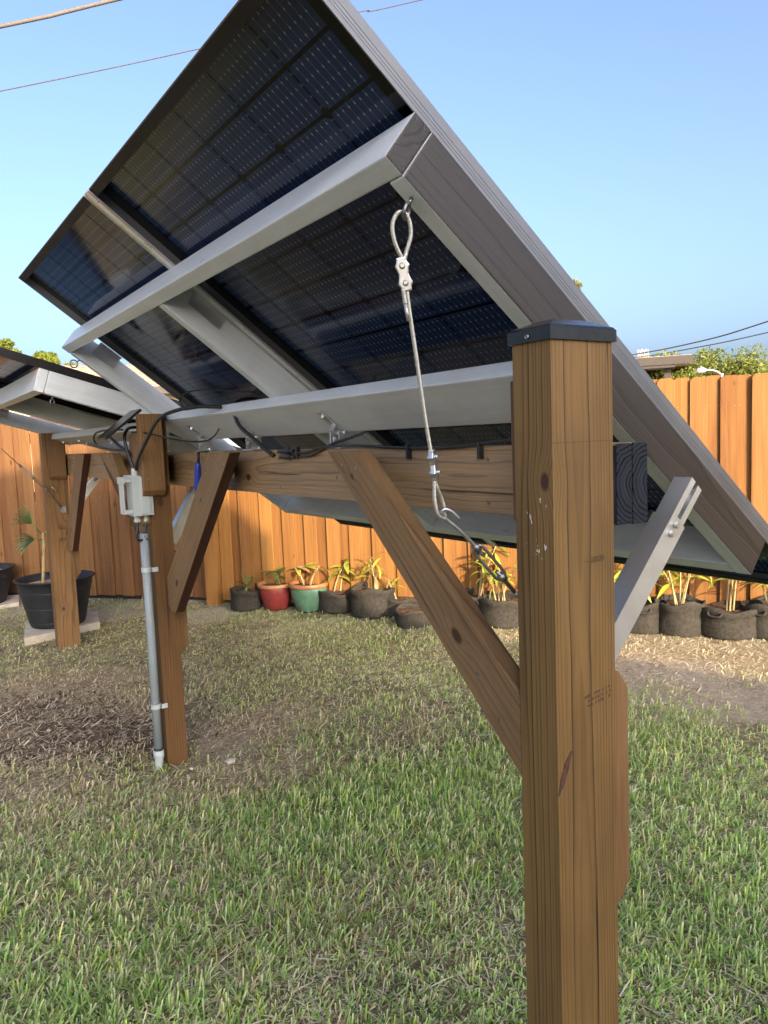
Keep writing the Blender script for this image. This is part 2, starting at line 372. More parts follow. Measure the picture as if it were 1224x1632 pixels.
# ---- grass blades, dry straw, mulch chips (uncountable: one object each)
K1 = np.array([1.378, 5.028]); K2 = np.array([3.77, 1.78]); KD = (K2 - K1) / np.linalg.norm(K2 - K1)
L1 = np.array([1.33, 5.20]); L0 = np.array([-.055, 6.812]); LD = (L1 - L0) / np.linalg.norm(L1 - L0)
def yard_side(x, y, pad=.05):
    n = np.array([-KD[1], KD[0]]); n = n if n @ (np.array([0, 0]) - K1) > 0 else -n
    d1 = (x - K1[0]) * n[0] + (y - K1[1]) * n[1]
    n2 = np.array([-LD[1], LD[0]]); n2 = n2 if n2 @ (np.array([0, 0]) - L0) > 0 else -n2
    d2 = (x - L0[0]) * n2[0] + (y - L0[1]) * n2[1]
    return np.where((x - K1[0]) * KD[0] + (y - K1[1]) * KD[1] > 0, d1, d2) > pad
def sample(n, near=1.35, far=7.8, half=44, power=1.0):
    """positions round the camera's ground sector, density falling with distance^power"""
    u = rng.random(n)
    e = 2 - power
    d = (near ** e + u * (far ** e - near ** e)) ** (1 / e)
    a = math.atan2(FW.x, FW.y) + np.radians((rng.random(n) * 2 - 1) * half)
    x = CAM.x + d * np.sin(a); y = CAM.y + d * np.cos(a)
    k = yard_side(x, y); return x[k], y[k], d[k]
def blades(name, x, y, L, W, lean, az, col, tip, mat, seg=3, fold=True, lift=0.0, curl=.5, ts=None):
    n = len(x); z = ground_z(x, y) + lift
    V = np.zeros((n, 2 * seg + 1, 3)); Cc = np.ones((n, 2 * seg + 1, 4))
    for s_ in range(seg + 1):
        t = ts[s_] if ts else s_ / seg
        ang = lean * (1 - curl + curl * 2 * t * .8)                  # bends over towards the tip
        h = L * t * np.cos(ang); o = L * t * np.sin(ang)
        cx = x + np.cos(az) * o; cy = y + np.sin(az) * o; cz = z + h
        w = W * (1 - .12 * t) * (0.72 + .9 * t * (1 - t) + (.1 if t > .8 else 0))
        if s_ < seg:
            for q, sg in ((0, -1), (1, 1)):
                V[:, 2 * s_ + q, 0] = cx - np.sin(az + .6) * w * sg; V[:, 2 * s_ + q, 1] = cy + np.cos(az + .6) * w * sg; V[:, 2 * s_ + q, 2] = cz
                Cc[:, 2 * s_ + q, :3] = col + (tip - col) * (t ** 4)
        else:
            V[:, 2 * seg, 0] = cx; V[:, 2 * seg, 1] = cy; V[:, 2 * seg, 2] = cz; Cc[:, 2 * seg, :3] = tip
    nv = 2 * seg + 1; base = (np.arange(n) * nv)[:, None]
    loops = []; 
    quads = np.concatenate([base + np.array([2 * s_, 2 * s_ + 1, 2 * s_ + 3, 2 * s_ + 2]) for s_ in range(seg - 1)], 0) if seg > 1 else np.zeros((0, 4), int)
    tris = base + np.array([2 * seg - 2, 2 * seg - 1, 2 * seg])
    me = bpy.data.meshes.new(name)
    me.vertices.add(n * nv); me.vertices.foreach_set('co', V.reshape(-1).astype(np.float32))
    lv = np.concatenate([quads.ravel(), tris.ravel()]); me.loops.add(len(lv)); me.loops.foreach_set('vertex_index', lv.astype(np.int32))
    tot = np.concatenate([np.full(len(quads), 4), np.full(len(tris), 3)]); me.polygons.add(len(tot))
    st = np.concatenate([[0], np.cumsum(tot)[:-1]]); me.polygons.foreach_set('loop_start', st.astype(np.int32)); me.polygons.foreach_set('loop_total', tot.astype(np.int32))
    me.update(calc_edges=True)
    ca = me.color_attributes.new('tint', 'FLOAT_COLOR', 'POINT'); ca.data.foreach_set('color', Cc.reshape(-1).astype(np.float32))
    return link(name, me, mat)
def tint_mat(name, rough=.55, trans=.25):
    m, nt, b = new_mat(name); at = nt.nodes.new('ShaderNodeVertexColor'); at.layer_name = 'tint'
    nt.links.new(at.outputs[0], b.inputs['Base Color']); b.inputs['Roughness'].default_value = rough; b.inputs['Specular IOR Level'].default_value = .3
    if trans:
        tr = nt.nodes.new('ShaderNodeBsdfTranslucent'); nt.links.new(at.outputs[0], tr.inputs[0]); mx = nt.nodes.new('ShaderNodeMixShader'); mx.inputs[0].default_value = trans
        out = nt.nodes['Material Output']; nt.links.new(b.outputs[0], mx.inputs[1]); nt.links.new(tr.outputs[0], mx.inputs[2]); nt.links.new(mx.outputs[0], out.inputs[0])
    return m
GT = tint_mat('grass blade', .55, .42); ST = tint_mat('dry straw', .7, .15); CH = tint_mat('mulch chip', .85, 0)
def build_grass():
    x, y, d = sample(78000, power=1.25)
    k4 = 4; x = np.repeat(x, k4); y = np.repeat(y, k4); d = np.repeat(d, k4); taz = np.repeat(rng.random(len(x) // k4) * 6.283, k4); tcol = np.repeat(rng.random(len(x) // k4), k4); tid = np.tile(np.arange(k4), len(x) // k4)
    jx = rng.normal(0, .008, len(x)); jy = rng.normal(0, .008, len(x)); x = x + jx; y = y + jy
    mu, sa, sw = blob('mulch', x, y), blob('sand', x, y), blob('straw', x, y)
    pn = vnoise(x, y, 2.2, 21) * .6 + vnoise(x, y, 7, 22) * .4
    dens = 1.0 - 0.72 * mu - .92 * sa - .30 * sw - .5 * np.exp(-(((x - 3.0) / .75) ** 2 + ((y - 1.95) / .8) ** 2)) + (pn - .5) * 1.5
    dens = dens + 1.1 * np.exp(-(((x + .42) / .22) ** 2 + ((y - 4.95) / .45) ** 2)) + .9 * np.exp(-(((x - .62) / .18) ** 2 + ((y - 4.75) / .15) ** 2)) + .8 * np.exp(-(((x - 1.7) / .35) ** 2 + ((y - 3.95) / .2) ** 2)) + .7 * np.exp(-(((x - 2.0) / .2) ** 2 + ((y - 3.1) / .35) ** 2))
    far = np.clip((d - 2.6) / 2.5, 0, 1)
    dens = dens + .10 * far
    k = rng.random(len(x)) < np.clip(dens, .015, 1)
    x, y, d, sw, pn, far, taz, tcol, tid = x[k], y[k], d[k], sw[k], pn[k], far[k], taz[k], tcol[k], tid[k]; n = len(x)
    lush = np.clip(.3 + 2.0 * (vnoise(x, y, 1.3, 30) - .42) + .8 * (vnoise(x, y, 4.5, 31) - .5) + .9 * np.exp(-(((x - .75) / .35) ** 2 + ((y - 1.15) / .4) ** 2)), 0, 1)
    L = (.018 + .031 * rng.random(n)) * (.62 + .75 * lush) * (1 - .45 * far); L = L * (1 - .38 * sw); tall = rng.random(n) < .035; L[tall] *= 1.5
    W = (.0014 + .0015 * rng.random(n)) * (1 + .25 * far)
    lean = np.abs(rng.normal(.85, .45, n)).clip(0, 1.45); az = taz + tid * 1.9 + rng.normal(0, .5, n)
    A = np.array([.31, .54, .09]); B = np.array([.41, .58, .22]); D_ = np.array([.55, .70, .13]); E_ = np.array([.18, .37, .07])
    r = rng.random((n, 1)); c = A + (B - A) * r; r2 = (tcol * .7 + rng.random(n) * .3)[:, None]; c = np.where(r2 < .25, D_ * (.7 + .5 * r), c); c = np.where(r2 > .74, E_, c)
    fy = far[:, None] * .75; c = c * (1 - fy) + fy * np.array([.40, .42, .17])
    dead = (rng.random(n) < .05 + .85 * sw + .7 * blob('mulch', x, y) +   .16 * (1 - lush))[:, None]
    c = c * (1.12 - .3 * lush[:, None]) * np.array([1.0, 1.0, 1.0]) + (1 - lush[:, None]) * np.array([.06, .05, .03]); c = np.where(dead, np.where(rng.random((n, 1)) < .4, np.array([.46, .36, .20]), np.array([.68, .58, .38])) * (.5 + .65 * r), c)
    tipc = np.where(rng.random((n, 1)) < .5, np.array([.84, .82, .52]), c * 1.15)
    o = blades('lawn_grass', x, y, L, W, lean, az, c, tipc, GT, 3, curl=.28, ts=(0, .5, .93, 1.0))
    tag(o, 'coarse green lawn grass with pale cut tips', 'grass', kind='stuff')
    # flattened dry runners and clippings
    x, y, d = sample(190000, power=1.15); sw = blob('straw', x, y); mu = blob('mulch', x, y); sa = blob('sand', x, y)
    k = rng.random(len(x)) < np.clip(.45 + .9 * sw - .05 * mu - .55 * sa + (vnoise(x, y, 4, 40) - .5) * .5, .05, 1); x, y, d = x[k], y[k], d[k]; n = len(x)
    L = .02 + .065 * rng.random(n) ** 2; W = .0010 + .0020 * rng.random(n) ** 2; lean = (1.25 + .32 * rng.random(n)); az = rng.random(n) * 2 * math.pi
    r = rng.random((n, 1)); c = np.array([.74, .65, .46]) * (.45 + .85 * r); c = np.where(rng.random((n, 1)) < .3, np.array([.22, .15, .09]) * (.5 + .7 * r), c)
    o = blades('dry_straw', x, y, L, W, lean, az, c, c * 1.05, ST, 2, lift=.006, curl=.05)
    tag(o, 'dry straw coloured grass clippings scattered over the ground', 'dry grass', kind='stuff')
    # mulch chips
    x, y, d = sample(80000, power=.9); mu = blob('mulch', x, y)
    k = rng.random(len(x)) < np.clip(1.4 * (mu - .22) + .03, 0, 1); x, y, d = x[k], y[k], d[k]; n = len(x)
    L = .010 + .026 * rng.random(n); W = .0025 + .0055 * rng.random(n); lean = 1.05 + .5 * rng.random(n); az = rng.random(n) * 2 * math.pi
    r = rng.random((n, 1)); c = np.array([.085, .058, .042]) * (.4 + 1.2 * r); c = np.where(rng.random((n, 1)) < .25, np.array([.38, .28, .19]) * (.6 + .8 * r), c)
    o = blades('bark_mulch', x, y, L, W, lean, az, c, c, CH, 2, lift=.006, curl=.03)
    tag(o, 'dark bark mulch chips around the middle post', 'mulch', kind='stuff')
    x, y, d = sample(9000, power=.8); sa = blob('sand', x, y); k = rng.random(len(x)) < np.clip(sa, .04, .8); x, y = x[k], y[k]; n = len(x)
    c = np.array([.5, .47, .42]) * (.4 + .8 * rng.random((n, 1)))
    o = blades('pale_grit', x, y, .004 + .008 * rng.random(n), .003 + .004 * rng.random(n), 1.4 + 0 * x, rng.random(n) * 6.28, c, c, CH, 2, lift=.006, curl=.0)
    tag(o, 'pale grit and leaf crumbs on the sandy soil', 'grit', kind='stuff')
build_grass()

# ------------------------------------------------------------------ timber support frame (posts, beam, braces, blocks)
frame = empty('timber_support_frame', (0, 0, 0))
tag(frame, 'brown timber frame of three posts, long beam and diagonal braces carrying both solar racks', 'timber frame')
ZA = 1.4512
def post(x0, x1, y0, y1, z1, mat, name='post'):
    return box(name, (x0, y0, -.35), (x1, y1, z1), mat, frame, .004, 2)
pA = post(0, .144, 0, .086, ZA, M['postA']); tag(pA, 'near post with dark cap, pencil line and stamped number')
pB = post(0, .083, 2.17, 2.262, 1.405, M['postB']); tag(pB, 'middle post carrying the conduit and grey switch box')
pC = post(.012, .152, 4.49, 4.585, 1.42, M['postC']); tag(pC, 'far post in front of the black barrel planter')
def child_keep(o, parent):
    o.parent = parent; o.matrix_parent_inverse = parent.matrix_basis.inverted() if parent.type != 'EMPTY' else Matrix.Identity(4)
    return o
def sub(o, parent):
    """re-parent o (given in frame space) under a part of the frame without moving it"""
    bpy.context.view_layer.update()
    w = o.matrix_world.copy(); o.parent = parent; o.matrix_parent_inverse = parent.matrix_world.inverted(); o.matrix_world = w
    return o
# caps
def cap(x0, x1, y0, y1, z, parent, ov=.0055, sk=.021, ph=.013):
    bm = bmesh.new(); cx, cy = (x0 + x1) / 2, (y0 + y1) / 2; hx, hy = (x1 - x0) / 2 + ov, (y1 - y0) / 2 + ov
    def ring(fx, fy, zz): return [bm.verts.new((cx + sx * fx, cy + sy * fy, zz)) for sx, sy in ((-1, -1), (1, -1), (1, 1), (-1, 1))]
    rs = [ring(hx - .003, hy - .003, z - .004), ring(hx, hy, z - .004), ring(hx, hy, z + sk - .006), ring(hx - .004, hy - .004, z + sk - .001), ring(hx * .45, hy * .35, z + sk + ph - .001), ring(hx * .3, hy * .2, z + sk + ph)]
    for A, B in zip(rs, rs[1:]):
        for k in range(4): bm.faces.new((A[k], A[(k + 1) % 4], B[(k + 1) % 4], B[k]))
    bm.faces.new(rs[-1]); bm.faces.new(rs[0][::-1])
    bevel(bm, .0018, 2, 25)
    return sub(link('post_cap', mesh_of(bm, 'cap'), M['cap']), parent)
cap(0, .144, 0, .086, ZA, pA)
bm = bmesh.new(); bm_lathe(bm, [(.0045, 0), (.0045, .0015), (.0035, .003), (.0018, .003), (.0012, .0012)], 14)
bmesh.ops.rotate(bm, verts=bm.verts[:], matrix=Matrix.Rotation(R(-90), 3, 'Y')); bmesh.ops.translate(bm, verts=bm.verts[:], vec=(-.0056, .045, ZA + .0045))
sub(link('cap_screw', mesh_of(bm, 's', True), M['dsteel']), pA)
# pencil line and ink stamps on the near post
sub(box('pencil_line', (.001, -.0006, 1.2838), (.143, .0005, 1.2850), M['ink'], None, 0), pA)
def text(name, s, size, M4, mat, parent):
    cu = bpy.data.curves.new(name, 'FONT'); cu.body = s; cu.size = size; cu.extrude = .0002; cu.offset = .0002
    t = bpy.data.objects.new(name, cu); COL.objects.link(t); bpy.context.view_layer.update()
    me = bpy.data.meshes.new_from_object(t.evaluated_get(bpy.context.evaluated_depsgraph_get())); bpy.data.objects.remove(t)
    me.materials.clear(); o = link(name, me, mat); o.matrix_world = M4
    return sub(o, parent)
st = Matrix.Translation((.083, -.0006, 1.0815)) @ Matrix.Rotation(R(90), 4, 'X') @ Matrix.Rotation(R(2.5), 4, 'Z')
text('stamp', '50020', .0145, st, M['ink'], pA)
sub(box('stamp_dash', (.070, -.0006, 1.085), (.081, .0004, 1.0862), M['ink'], None, 0), pA)
bm = bmesh.new()
for row in range(3):
    x = .066 + .004 * row
    while x < .130:
        w = random.uniform(.0015, .0045); h = random.uniform(.003, .0065)
        if random.random() < .72: bm_box(bm, (x, -.0005, .858 - row * .0085 + (x - .1) * .12 - h / 2), (x + w, .0004, .858 - row * .0085 + (x - .1) * .12 + h / 2))
        x += w + random.uniform(.0006, .002)
sub(link('smudged_stamp', mesh_of(bm, 'st'), M['ink']), pA)
# bark-edge scar low on the near post
bm = bmesh.new()
ring = [(.0, -.0012, .700), (.004, -.0014, .722), (.016, -.0016, .752), (.030, -.0014, .770), (.034, -.0012, .770), (.024, -.0016, .742), (.012, -.0014, .715)]
bm.faces.new([bm.verts.new(p) for p in ring]); r_ = bmesh.ops.extrude_face_region(bm, geom=bm.faces[:])
bmesh.ops.translate(bm, verts=[v for v in r_['geom'] if isinstance(v, bmesh.types.BMVert)], vec=(0, .004, 0))
sub(link('bark_scar', mesh_of(bm, 'scar'), plain('bark scar', (.075, .035, .022), .9, bumps=(200, .6, .002), var=(120, .4))), pA)
# beam: two boards laid face to face on the far side of the posts
b1 = prism('beam_board', [(.155, 0.001, 1.138), (.155, 4.60, 1.138), (.155, 4.60, 1.278), (.155, .001, 1.278)], (.040, 0, 0), (0, 1, 0), M['beam'], frame, .003)
b2 = prism('beam_board', [(.1958, 0.0, 1.136), (.1958, 4.60, 1.136), (.1958, 4.60, 1.2785), (.1958, 0, 1.2785)], (.040, 0, 0), (0, 1, 0), M['beam'], frame, .003)
END = wood('dark tarred end grain', (.030, .034, .045), (.012, .014, .019), (.001, .001, .001), pith=(.0, .03), ring=120, warp=.012, stain=.1, fine=.08, spec=.08, rough=.9, crack=False)
def face_mat(o, mat, test):
    o.data.materials.append(mat)
    for p in o.data.polygons:
        if test((o.matrix_basis.to_3x3() @ p.normal).normalized()): p.material_index = len(o.data.materials) - 1
face_mat(b1, END, lambda n: n.y < -.2); face_mat(b2, END, lambda n: n.y < -.2)
box('gap_shade_strip', (.1446, .002, 1.141), (.1546, .08, 1.275), END, frame, .001)  # added dark filler, standing in for shade between post and beam
# braces (profile in y-z, thickness in x)
def brace(poly, x0, th, along, mat=None):
    return prism('brace', [(x0, y, z) for y, z in poly], (th, 0, 0), (0, along[0], along[1]), mat or M['brace'], frame, .003)
bN = brace([(.729, 1.277), (.592, 1.277), (.088, .850), (.088, .702)], .001, .038, (-.64, -.577)); tag(bN, 'long diagonal brace with dark knot, nearest the camera')
br2 = brace([(1.62, 1.276), (1.435, 1.276), (2.085, .645), (2.135, .638), (2.166, .665), (2.166, .776)], .045, .038, (.62, -.6))
brace([(3.14, 1.277), (2.90, 1.277), (2.266, .70), (2.266, .86)], .050, .038, (-.65, -.6))
brc = brace([(4.02, 1.277), (3.79, 1.277), (4.33, .652), (4.488, .640), (4.488, .72)], .114, .038, (.5, -.63))
DRK = wood('shade tinted underside pine', (.060, .022, .014), (.040, .014, .009), (.018, .006, .004), pith=(.1, .1), ring=90)  # shade of the downward brace faces is painted into this colour
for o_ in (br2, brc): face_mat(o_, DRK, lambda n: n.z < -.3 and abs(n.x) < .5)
def knee(x0, x1, y0, y1, sh, z0, z1):      # spacer between brace or post and the beam, cut on the skew
    bm = bmesh.new(); vv = [bm.verts.new(p) for p in ((x0, y0, z0), (x0, y1, z0), (x1, y1 + sh, z0), (x1, y0 + sh, z0), (x0, y0, z1), (x0, y1, z1), (x1, y1 + sh, z1), (x1, y0 + sh, z1))]
    for f in ((0, 1, 2, 3), (7, 6, 5, 4), (0, 4, 5, 1), (1, 5, 6, 2), (2, 6, 7, 3), (3, 7, 4, 0)): bm.faces.new([vv[k] for k in f])
    bmesh.ops.recalc_face_normals(bm, faces=bm.faces[:]); link('spacer_block', mesh_of(bm, 'knee'), M['block'], frame)
knee(.040, .1535, .645, .70, .19, 1.215, 1.27); knee(.084, .1535, 1.50, 1.57, .17, 1.19, 1.27); knee(.089, .1535, 2.97, 3.05, .27, 1.2, 1.27); knee(.084, .1535, 2.185, 2.245, .22, 1.15, 1.27)
# sister blocks and lower blocks with cut corners
def yblock(x0, x1, y0, y1, z0, z1, ch, face):
    """block standing against a post; 'face' = side whose lower edge is cut"""
    if face == '-u': poly = [(x0, y1, z0), (x0, y1, z1), (x0, y0, z1), (x0, y0, z0 + ch), (x0, y0 + ch * .8, z0)]
    else: poly = [(x0, y0, z0), (x0, y0, z1), (x0, y1, z1), (x0, y1, z0 + ch), (x0, y1 - ch * .8, z0)]
    return prism('sister_block', poly, (x1 - x0, 0, 0), (0, 0, 1), M['block'], frame, .003)
yblock(.030, .12, .087, .126, 1.135, 1.392, .02, '+u')
yblock(-.036, .052, 2.121, 2.169, 1.112, 1.432, .022, '-u')
yblock(.040, .140, 4.449, 4.489, 1.118, 1.375, .02, '-u')
prism('side_block', [(-.036, 2.176, 1.0), (-.036, 2.285, 1.0), (-.036, 2.285, 1.356), (-.036, 2.176, 1.356)], (.035, 0, 0), (0, 0, 1), M['block'], frame, .003)
def vblock(x0, y0, y1, z0, z1):
    d = .038; return prism('lower_block', [(x0, y0, z0), (x0, y0, z1), (x0 + d * .35, y0, z1), (x0 + d, y0, z1 - .034), (x0 + d, y0, z0 + .034), (x0 + d * .3, y0, z0)], (0, y1 - y0, 0), (0, 0, 1), M['block'], frame, .002)
vblock(.145, .004, .083, .452, .880); vblock(.084, 2.18, 2.255, .45, .88); vblock(.153, 4.50, 4.57, .45, .88)

def screw(p, nrm, r=.0042):
    bm = bmesh.new(); p = Vector(p); nrm = Vector(nrm); bm_tube(bm, [p - nrm * .002, p + nrm * .0008], r, 10); bm_tube(bm, [p + nrm * .0007, p + nrm * .0011], r * .4, 6)
    link('screw', mesh_of(bm, 'screw'), M['dsteel'], frame)
for y, z in ((.66, 1.245), (.60, 1.238), (.69, 1.215), (.20, .86), (.145, .79)): screw((.001, y, z), (-1, 0, 0))
for y, z in ((1.49, 1.24), (1.56, 1.24), (2.1, .75), (2.12, .69)): screw((.045, y, z), (-1, 0, 0))
for y, z in ((.95, 1.25), (.95, 1.16), (1.31, 1.25), (1.31, 1.16), (.33, 1.25), (.33, 1.16), (1.72, 1.24), (1.72, 1.16)): screw((.155, y, z), (-1, 0, 0))
for x, z in ((-.015, 1.35), (.03, 1.35), (-.015, 1.18), (.03, 1.18)): screw((x, 2.121, z), (0, -1, 0), .0036)

# ------------------------------------------------------------------ tilting solar racks
TH = .6658; HD = .0938
rack = empty('solar_rack', (.200, 0, 1.3753), (0, TH, 0))
GR = 'tilting solar racks on the timber frame'
tag(rack, 'steeply tilted near solar rack, dark panels on a grey painted board frame', 'solar rack', GR)
def rk(name, y0, y1, s0, s1, n0, n1, mat, along, parent=rack, bev=.003):
    """box in rack space, grain along 'y' or 's'"""
    a = (-s1, y0, n0); c = (-s0, y1, n1)
    if along == 'y': poly = [(a[0], a[1], a[2]), (c[0], a[1], a[2]), (c[0], c[1], a[2]), (a[0], c[1], a[2])]; al = (0, 1, 0)
    else: poly = [(a[0], a[1], a[2]), (c[0], a[1], a[2]), (c[0], c[1], a[2]), (a[0], c[1], a[2])]; al = (1, 0, 0)
    return prism(name, poly, (0, 0, c[2] - a[2]), al, mat, parent, bev)
tpr = rk('top_rail', .097, 2.445, .513, .551, 0, HD, M['grey'], 'y')
rk('bottom_rail', .137, 2.403, -.668, -.630, .001, HD, M['grey'], 'y')
def face_mat(o, mat, test):
    o.data.materials.append(mat)
    for p in o.data.polygons:
        if test((o.matrix_basis.to_3x3() @ p.normal).normalized()): p.material_index = len(o.data.materials) - 1
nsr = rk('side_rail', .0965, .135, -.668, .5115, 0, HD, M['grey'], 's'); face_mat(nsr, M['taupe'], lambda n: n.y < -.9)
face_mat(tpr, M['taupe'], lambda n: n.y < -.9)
rk('side_rail', 2.405, 2.443, -.668, .5115, 0, HD, M['grey'], 's')
rk('middle_rail', 1.243, 1.281, -.628, .5115, 0.0005, HD, M['grey'], 's')
prism('pivot_rail', [(-.104, .15, -.0385), (-.104, 2.46, -.0385), (.036, 2.27, -.0385), (.036, .15, -.0385)], (0, 0, .038), (0, 1, 0), M['grey'], rack, .004)
# solar panel prototype: frame mesh with backing and cells as children; local x = -s, y along the beam
PW, PL, FT = 1.117, 1.722, .035
def make_panel():
    bm = bmesh.new(); lip = .026; w = .0025
    def strip(a, c, mi=0): bm_box(bm, a, c, mi)
    # outer walls
    strip((0, 0, 0), (PL, w, FT)); strip((0, PW - w, 0), (PL, PW, FT)); strip((0, w, 0), (w, PW - w, FT)); strip((PL - w, w, 0), (PL, PW - w, FT))
    # lower lips (seen from below)
    strip((w, w, 0), (lip, PW - w, .002), 1); strip((PL - lip, w, 0), (PL - w, PW - w, .002), 1)
    # grooves on outer long walls
    for z in (.008, .013, .019): strip((0, -.0005, z), (PL, .0, z + .0010)); strip((0, PW, z), (PL, PW + .0005, z + .0010))
    me = mesh_of(bm, 'panel_frame'); me.materials.append(M['frame_alu']); me.materials.append(M['frame_dark'])
    p = link('solar_panel', me, None, rack)
    g = box('glass_sheet', (w + .0005, w + .0005, .0285), (PL - w - .0005, PW - w - .0005, .0335), M['backsheet'], p, 0)
    for y0, y1 in ((w + .0006, .058), (PW - .058, PW - w - .0006)): box('border_strip', (lip, y0, .0262), (PL - lip, y1, .0276), M['backsheet'], p, 0)
    bm = bmesh.new(); a, c = .0860, .1745; q = .009
    pts = [(-a / 2 + 0, -c / 2 + q), (-a / 2 + q, -c / 2), (a / 2, -c / 2), (a / 2, c / 2), (-a / 2 + q, c / 2), (-a / 2, c / 2 - q)]
    f = bm.faces.new([bm.verts.new((x, y, 0)) for x, y in pts[::-1]])
    r2 = bmesh.ops.extrude_face_region(bm, geom=[f]); bmesh.ops.translate(bm, verts=[v for v in r2['geom'] if isinstance(v, bmesh.types.BMVert)], vec=(0, 0, .0006))
    bmesh.ops.recalc_face_normals(bm, faces=bm.faces[:])
    cm = mesh_of(bm, 'cell'); cm.materials.append(M['cell'])
    # s lines were measured at .710 - k*.0933, panel upper edge at s=.822
    for i in range(18):
        for j in range(6):
            x = .8217 - (.710 + .0933 - .0933 * i) + .0933 / 2 + (0.012 if i > 8 else 0)
            y = .020 + .1795 * j + .1795 / 2
            o = link('cell', cm, None, p); o.location = (x, y, .0278)
            if i % 2: o.rotation_euler = (0, 0, math.pi)
    return p
pan = make_panel(); pan.location = (-.8217, .1005, HD + .0005)
tag(pan, 'dark solar panel with visible cell grid and thin bright lines')
def copy_tree(o, parent=None):
    c = o.copy(); COL.objects.link(c)
    if parent: c.parent = parent
    for ch in list(o.children):
        copy_tree(ch, c)
    return c
pan2 = copy_tree(pan, rack); pan2.location = (-.8217, 1.2215, HD + .0005)
rk('joint_strip', 1.196, 1.2415, -.895, .8205, HD - .0030, HD - .0004, plain('bright aluminium joint strip', (.78, .78, .80), .3, .6, var=(20, .1)), 's', rack, .0008)
for yy in (1.1985, 1.2375): rk('joint_bead', yy - .0018, yy + .0018, -.895, .8205, HD - .0060, HD - .0031, M['steel'], 's', rack, .0006)
# clips between panel frames and rails, hinge brackets, eye bolts
def clip(y, s, ln, w=.022):
    bm = bmesh.new(); bm_box(bm, (-s - ln / 2, y, HD - .045), (-s + ln / 2, y + .003, HD + .012)); bm_box(bm, (-s - ln / 2, y - w, HD + .006), (-s + ln / 2, y, HD + .0095))
    for k in (-.3, 0, .3): bm_box(bm, (-s + k * ln - .006, y - w - .0004, HD + .0055), (-s + k * ln + .006, y - w + .006, HD + .0052), 1)
    o = link('panel_clip', mesh_of(bm, 'clip'), None, rack); o.data.materials.append(M['alu']); o.data.materials.append(M['blackpl'])
clip(1.2395, .405, .11); clip(2.401, .40, .10); clip(1.2395, -.42, .11)
def bolt_bm(bm, c, ax, r=.006, h=.006):
    c = Vector(c); ax = Vector(ax).normalized()
    bm_tube(bm, [c, c + ax * h], r, 8); bm_tube(bm, [c + ax * (h - .0005), c + ax * (h + .0025)], r * .5, 6)
ct, stn = math.cos(TH), math.sin(TH)
def to_rack(p):
    d = Vector(p) - Vector((.200, 0, 1.3753)); return Vector((d.x * ct - d.z * stn, d.y, d.x * stn + d.z * ct))
for hy in (.985, 1.57, 2.03):
    # upright plates bolted to the beam top, tongue on the pivot rail
    bm = bmesh.new()
    for dy in (-.024, .024):
        vv = bm_box(bm, (.172, hy + dy - .0022, 1.281), (.208, hy + dy + .0022, 1.328))
    bm_box(bm, (.165, hy - .045, 1.2788), (.217, hy + .045, 1.283))
    bm_tube(bm, [(.191, hy - .032, 1.322), (.191, hy + .032, 1.322)], .005, 8)
    for dy in (-.038, .038): bolt_bm(bm, (.191, hy + dy, 1.283), (0, 0, 1), .006, .005)
    bolt_bm(bm, (.167, hy - .012, 1.305), (-1, 0, 0), .007, .004)
    o = link('hinge_bracket', mesh_of(bm, 'hinge'), M['alu'], frame)
    bm = bmesh.new(); bm_box(bm, (-.062, hy - .014, -.043), (.012, hy + .014, -.039))
    bolt_bm(bm, (-.045, hy, -.043), (0, 0, -1), .007, .005); bm_box(bm, (-.004, hy - .012, -.062), (.000, hy + .012, -.043))
    link('hinge_leaf', mesh_of(bm, 'leaf'), M['alu'], rack)
def eye(y, s, dirn=(0, 0, -1), shank=.018, rr=.0125, mat='steel', plane='x'):
    bm = bmesh.new(); c = Vector((-s, y, 0)); d = Vector(dirn).normalized(); bm_tube(bm, [c, c + d * shank], .0028, 8)
    side = Vector((1, 0, 0)) if plane == 'x' else Vector((.75, .66, 0)); side = (side - side.dot(d) * d).normalized(); cc = c + d * (shank + rr)
    bm_tube(bm, [cc + rr * (math.cos(t) * d + math.sin(t) * side) for t in [k * 2 * math.pi / 20 for k in range(20)]], .0028, 8, closed=True)
    return link('eye_bolt', mesh_of(bm, 'eye', True), M[mat], rack)
eye(.116, .476, (.25, 0, -1), .012, .012, 'dsteel', 'y'); eye(2.425, .47, (-.35, 0, -1), .014, .015, 'dsteel')
# second rack: same build, lying flatter, next bay
rack2 = copy_tree(rack); TH2 = R(17.0)
for ch in rack2.children:                      # this rack's boards are plain grey all round
    if ch.name.startswith('solar_panel'):      # black framed panels here
        ch.data = ch.data.copy(); ch.data.materials[0] = M['frame_dark']
    if ch.name.startswith(('side_rail', 'top_rail')):
        ch.data = ch.data.copy()
        for p in ch.data.polygons: p.material_index = 0
rack2.location = (.163 + .06 * math.sin(TH2), 2.365, 1.328 + .06 * math.cos(TH2)); rack2.rotation_euler = (0, TH2, 0)
tag(rack2, 'flatter tilted far solar rack at the left, seen from below', 'solar rack', GR)

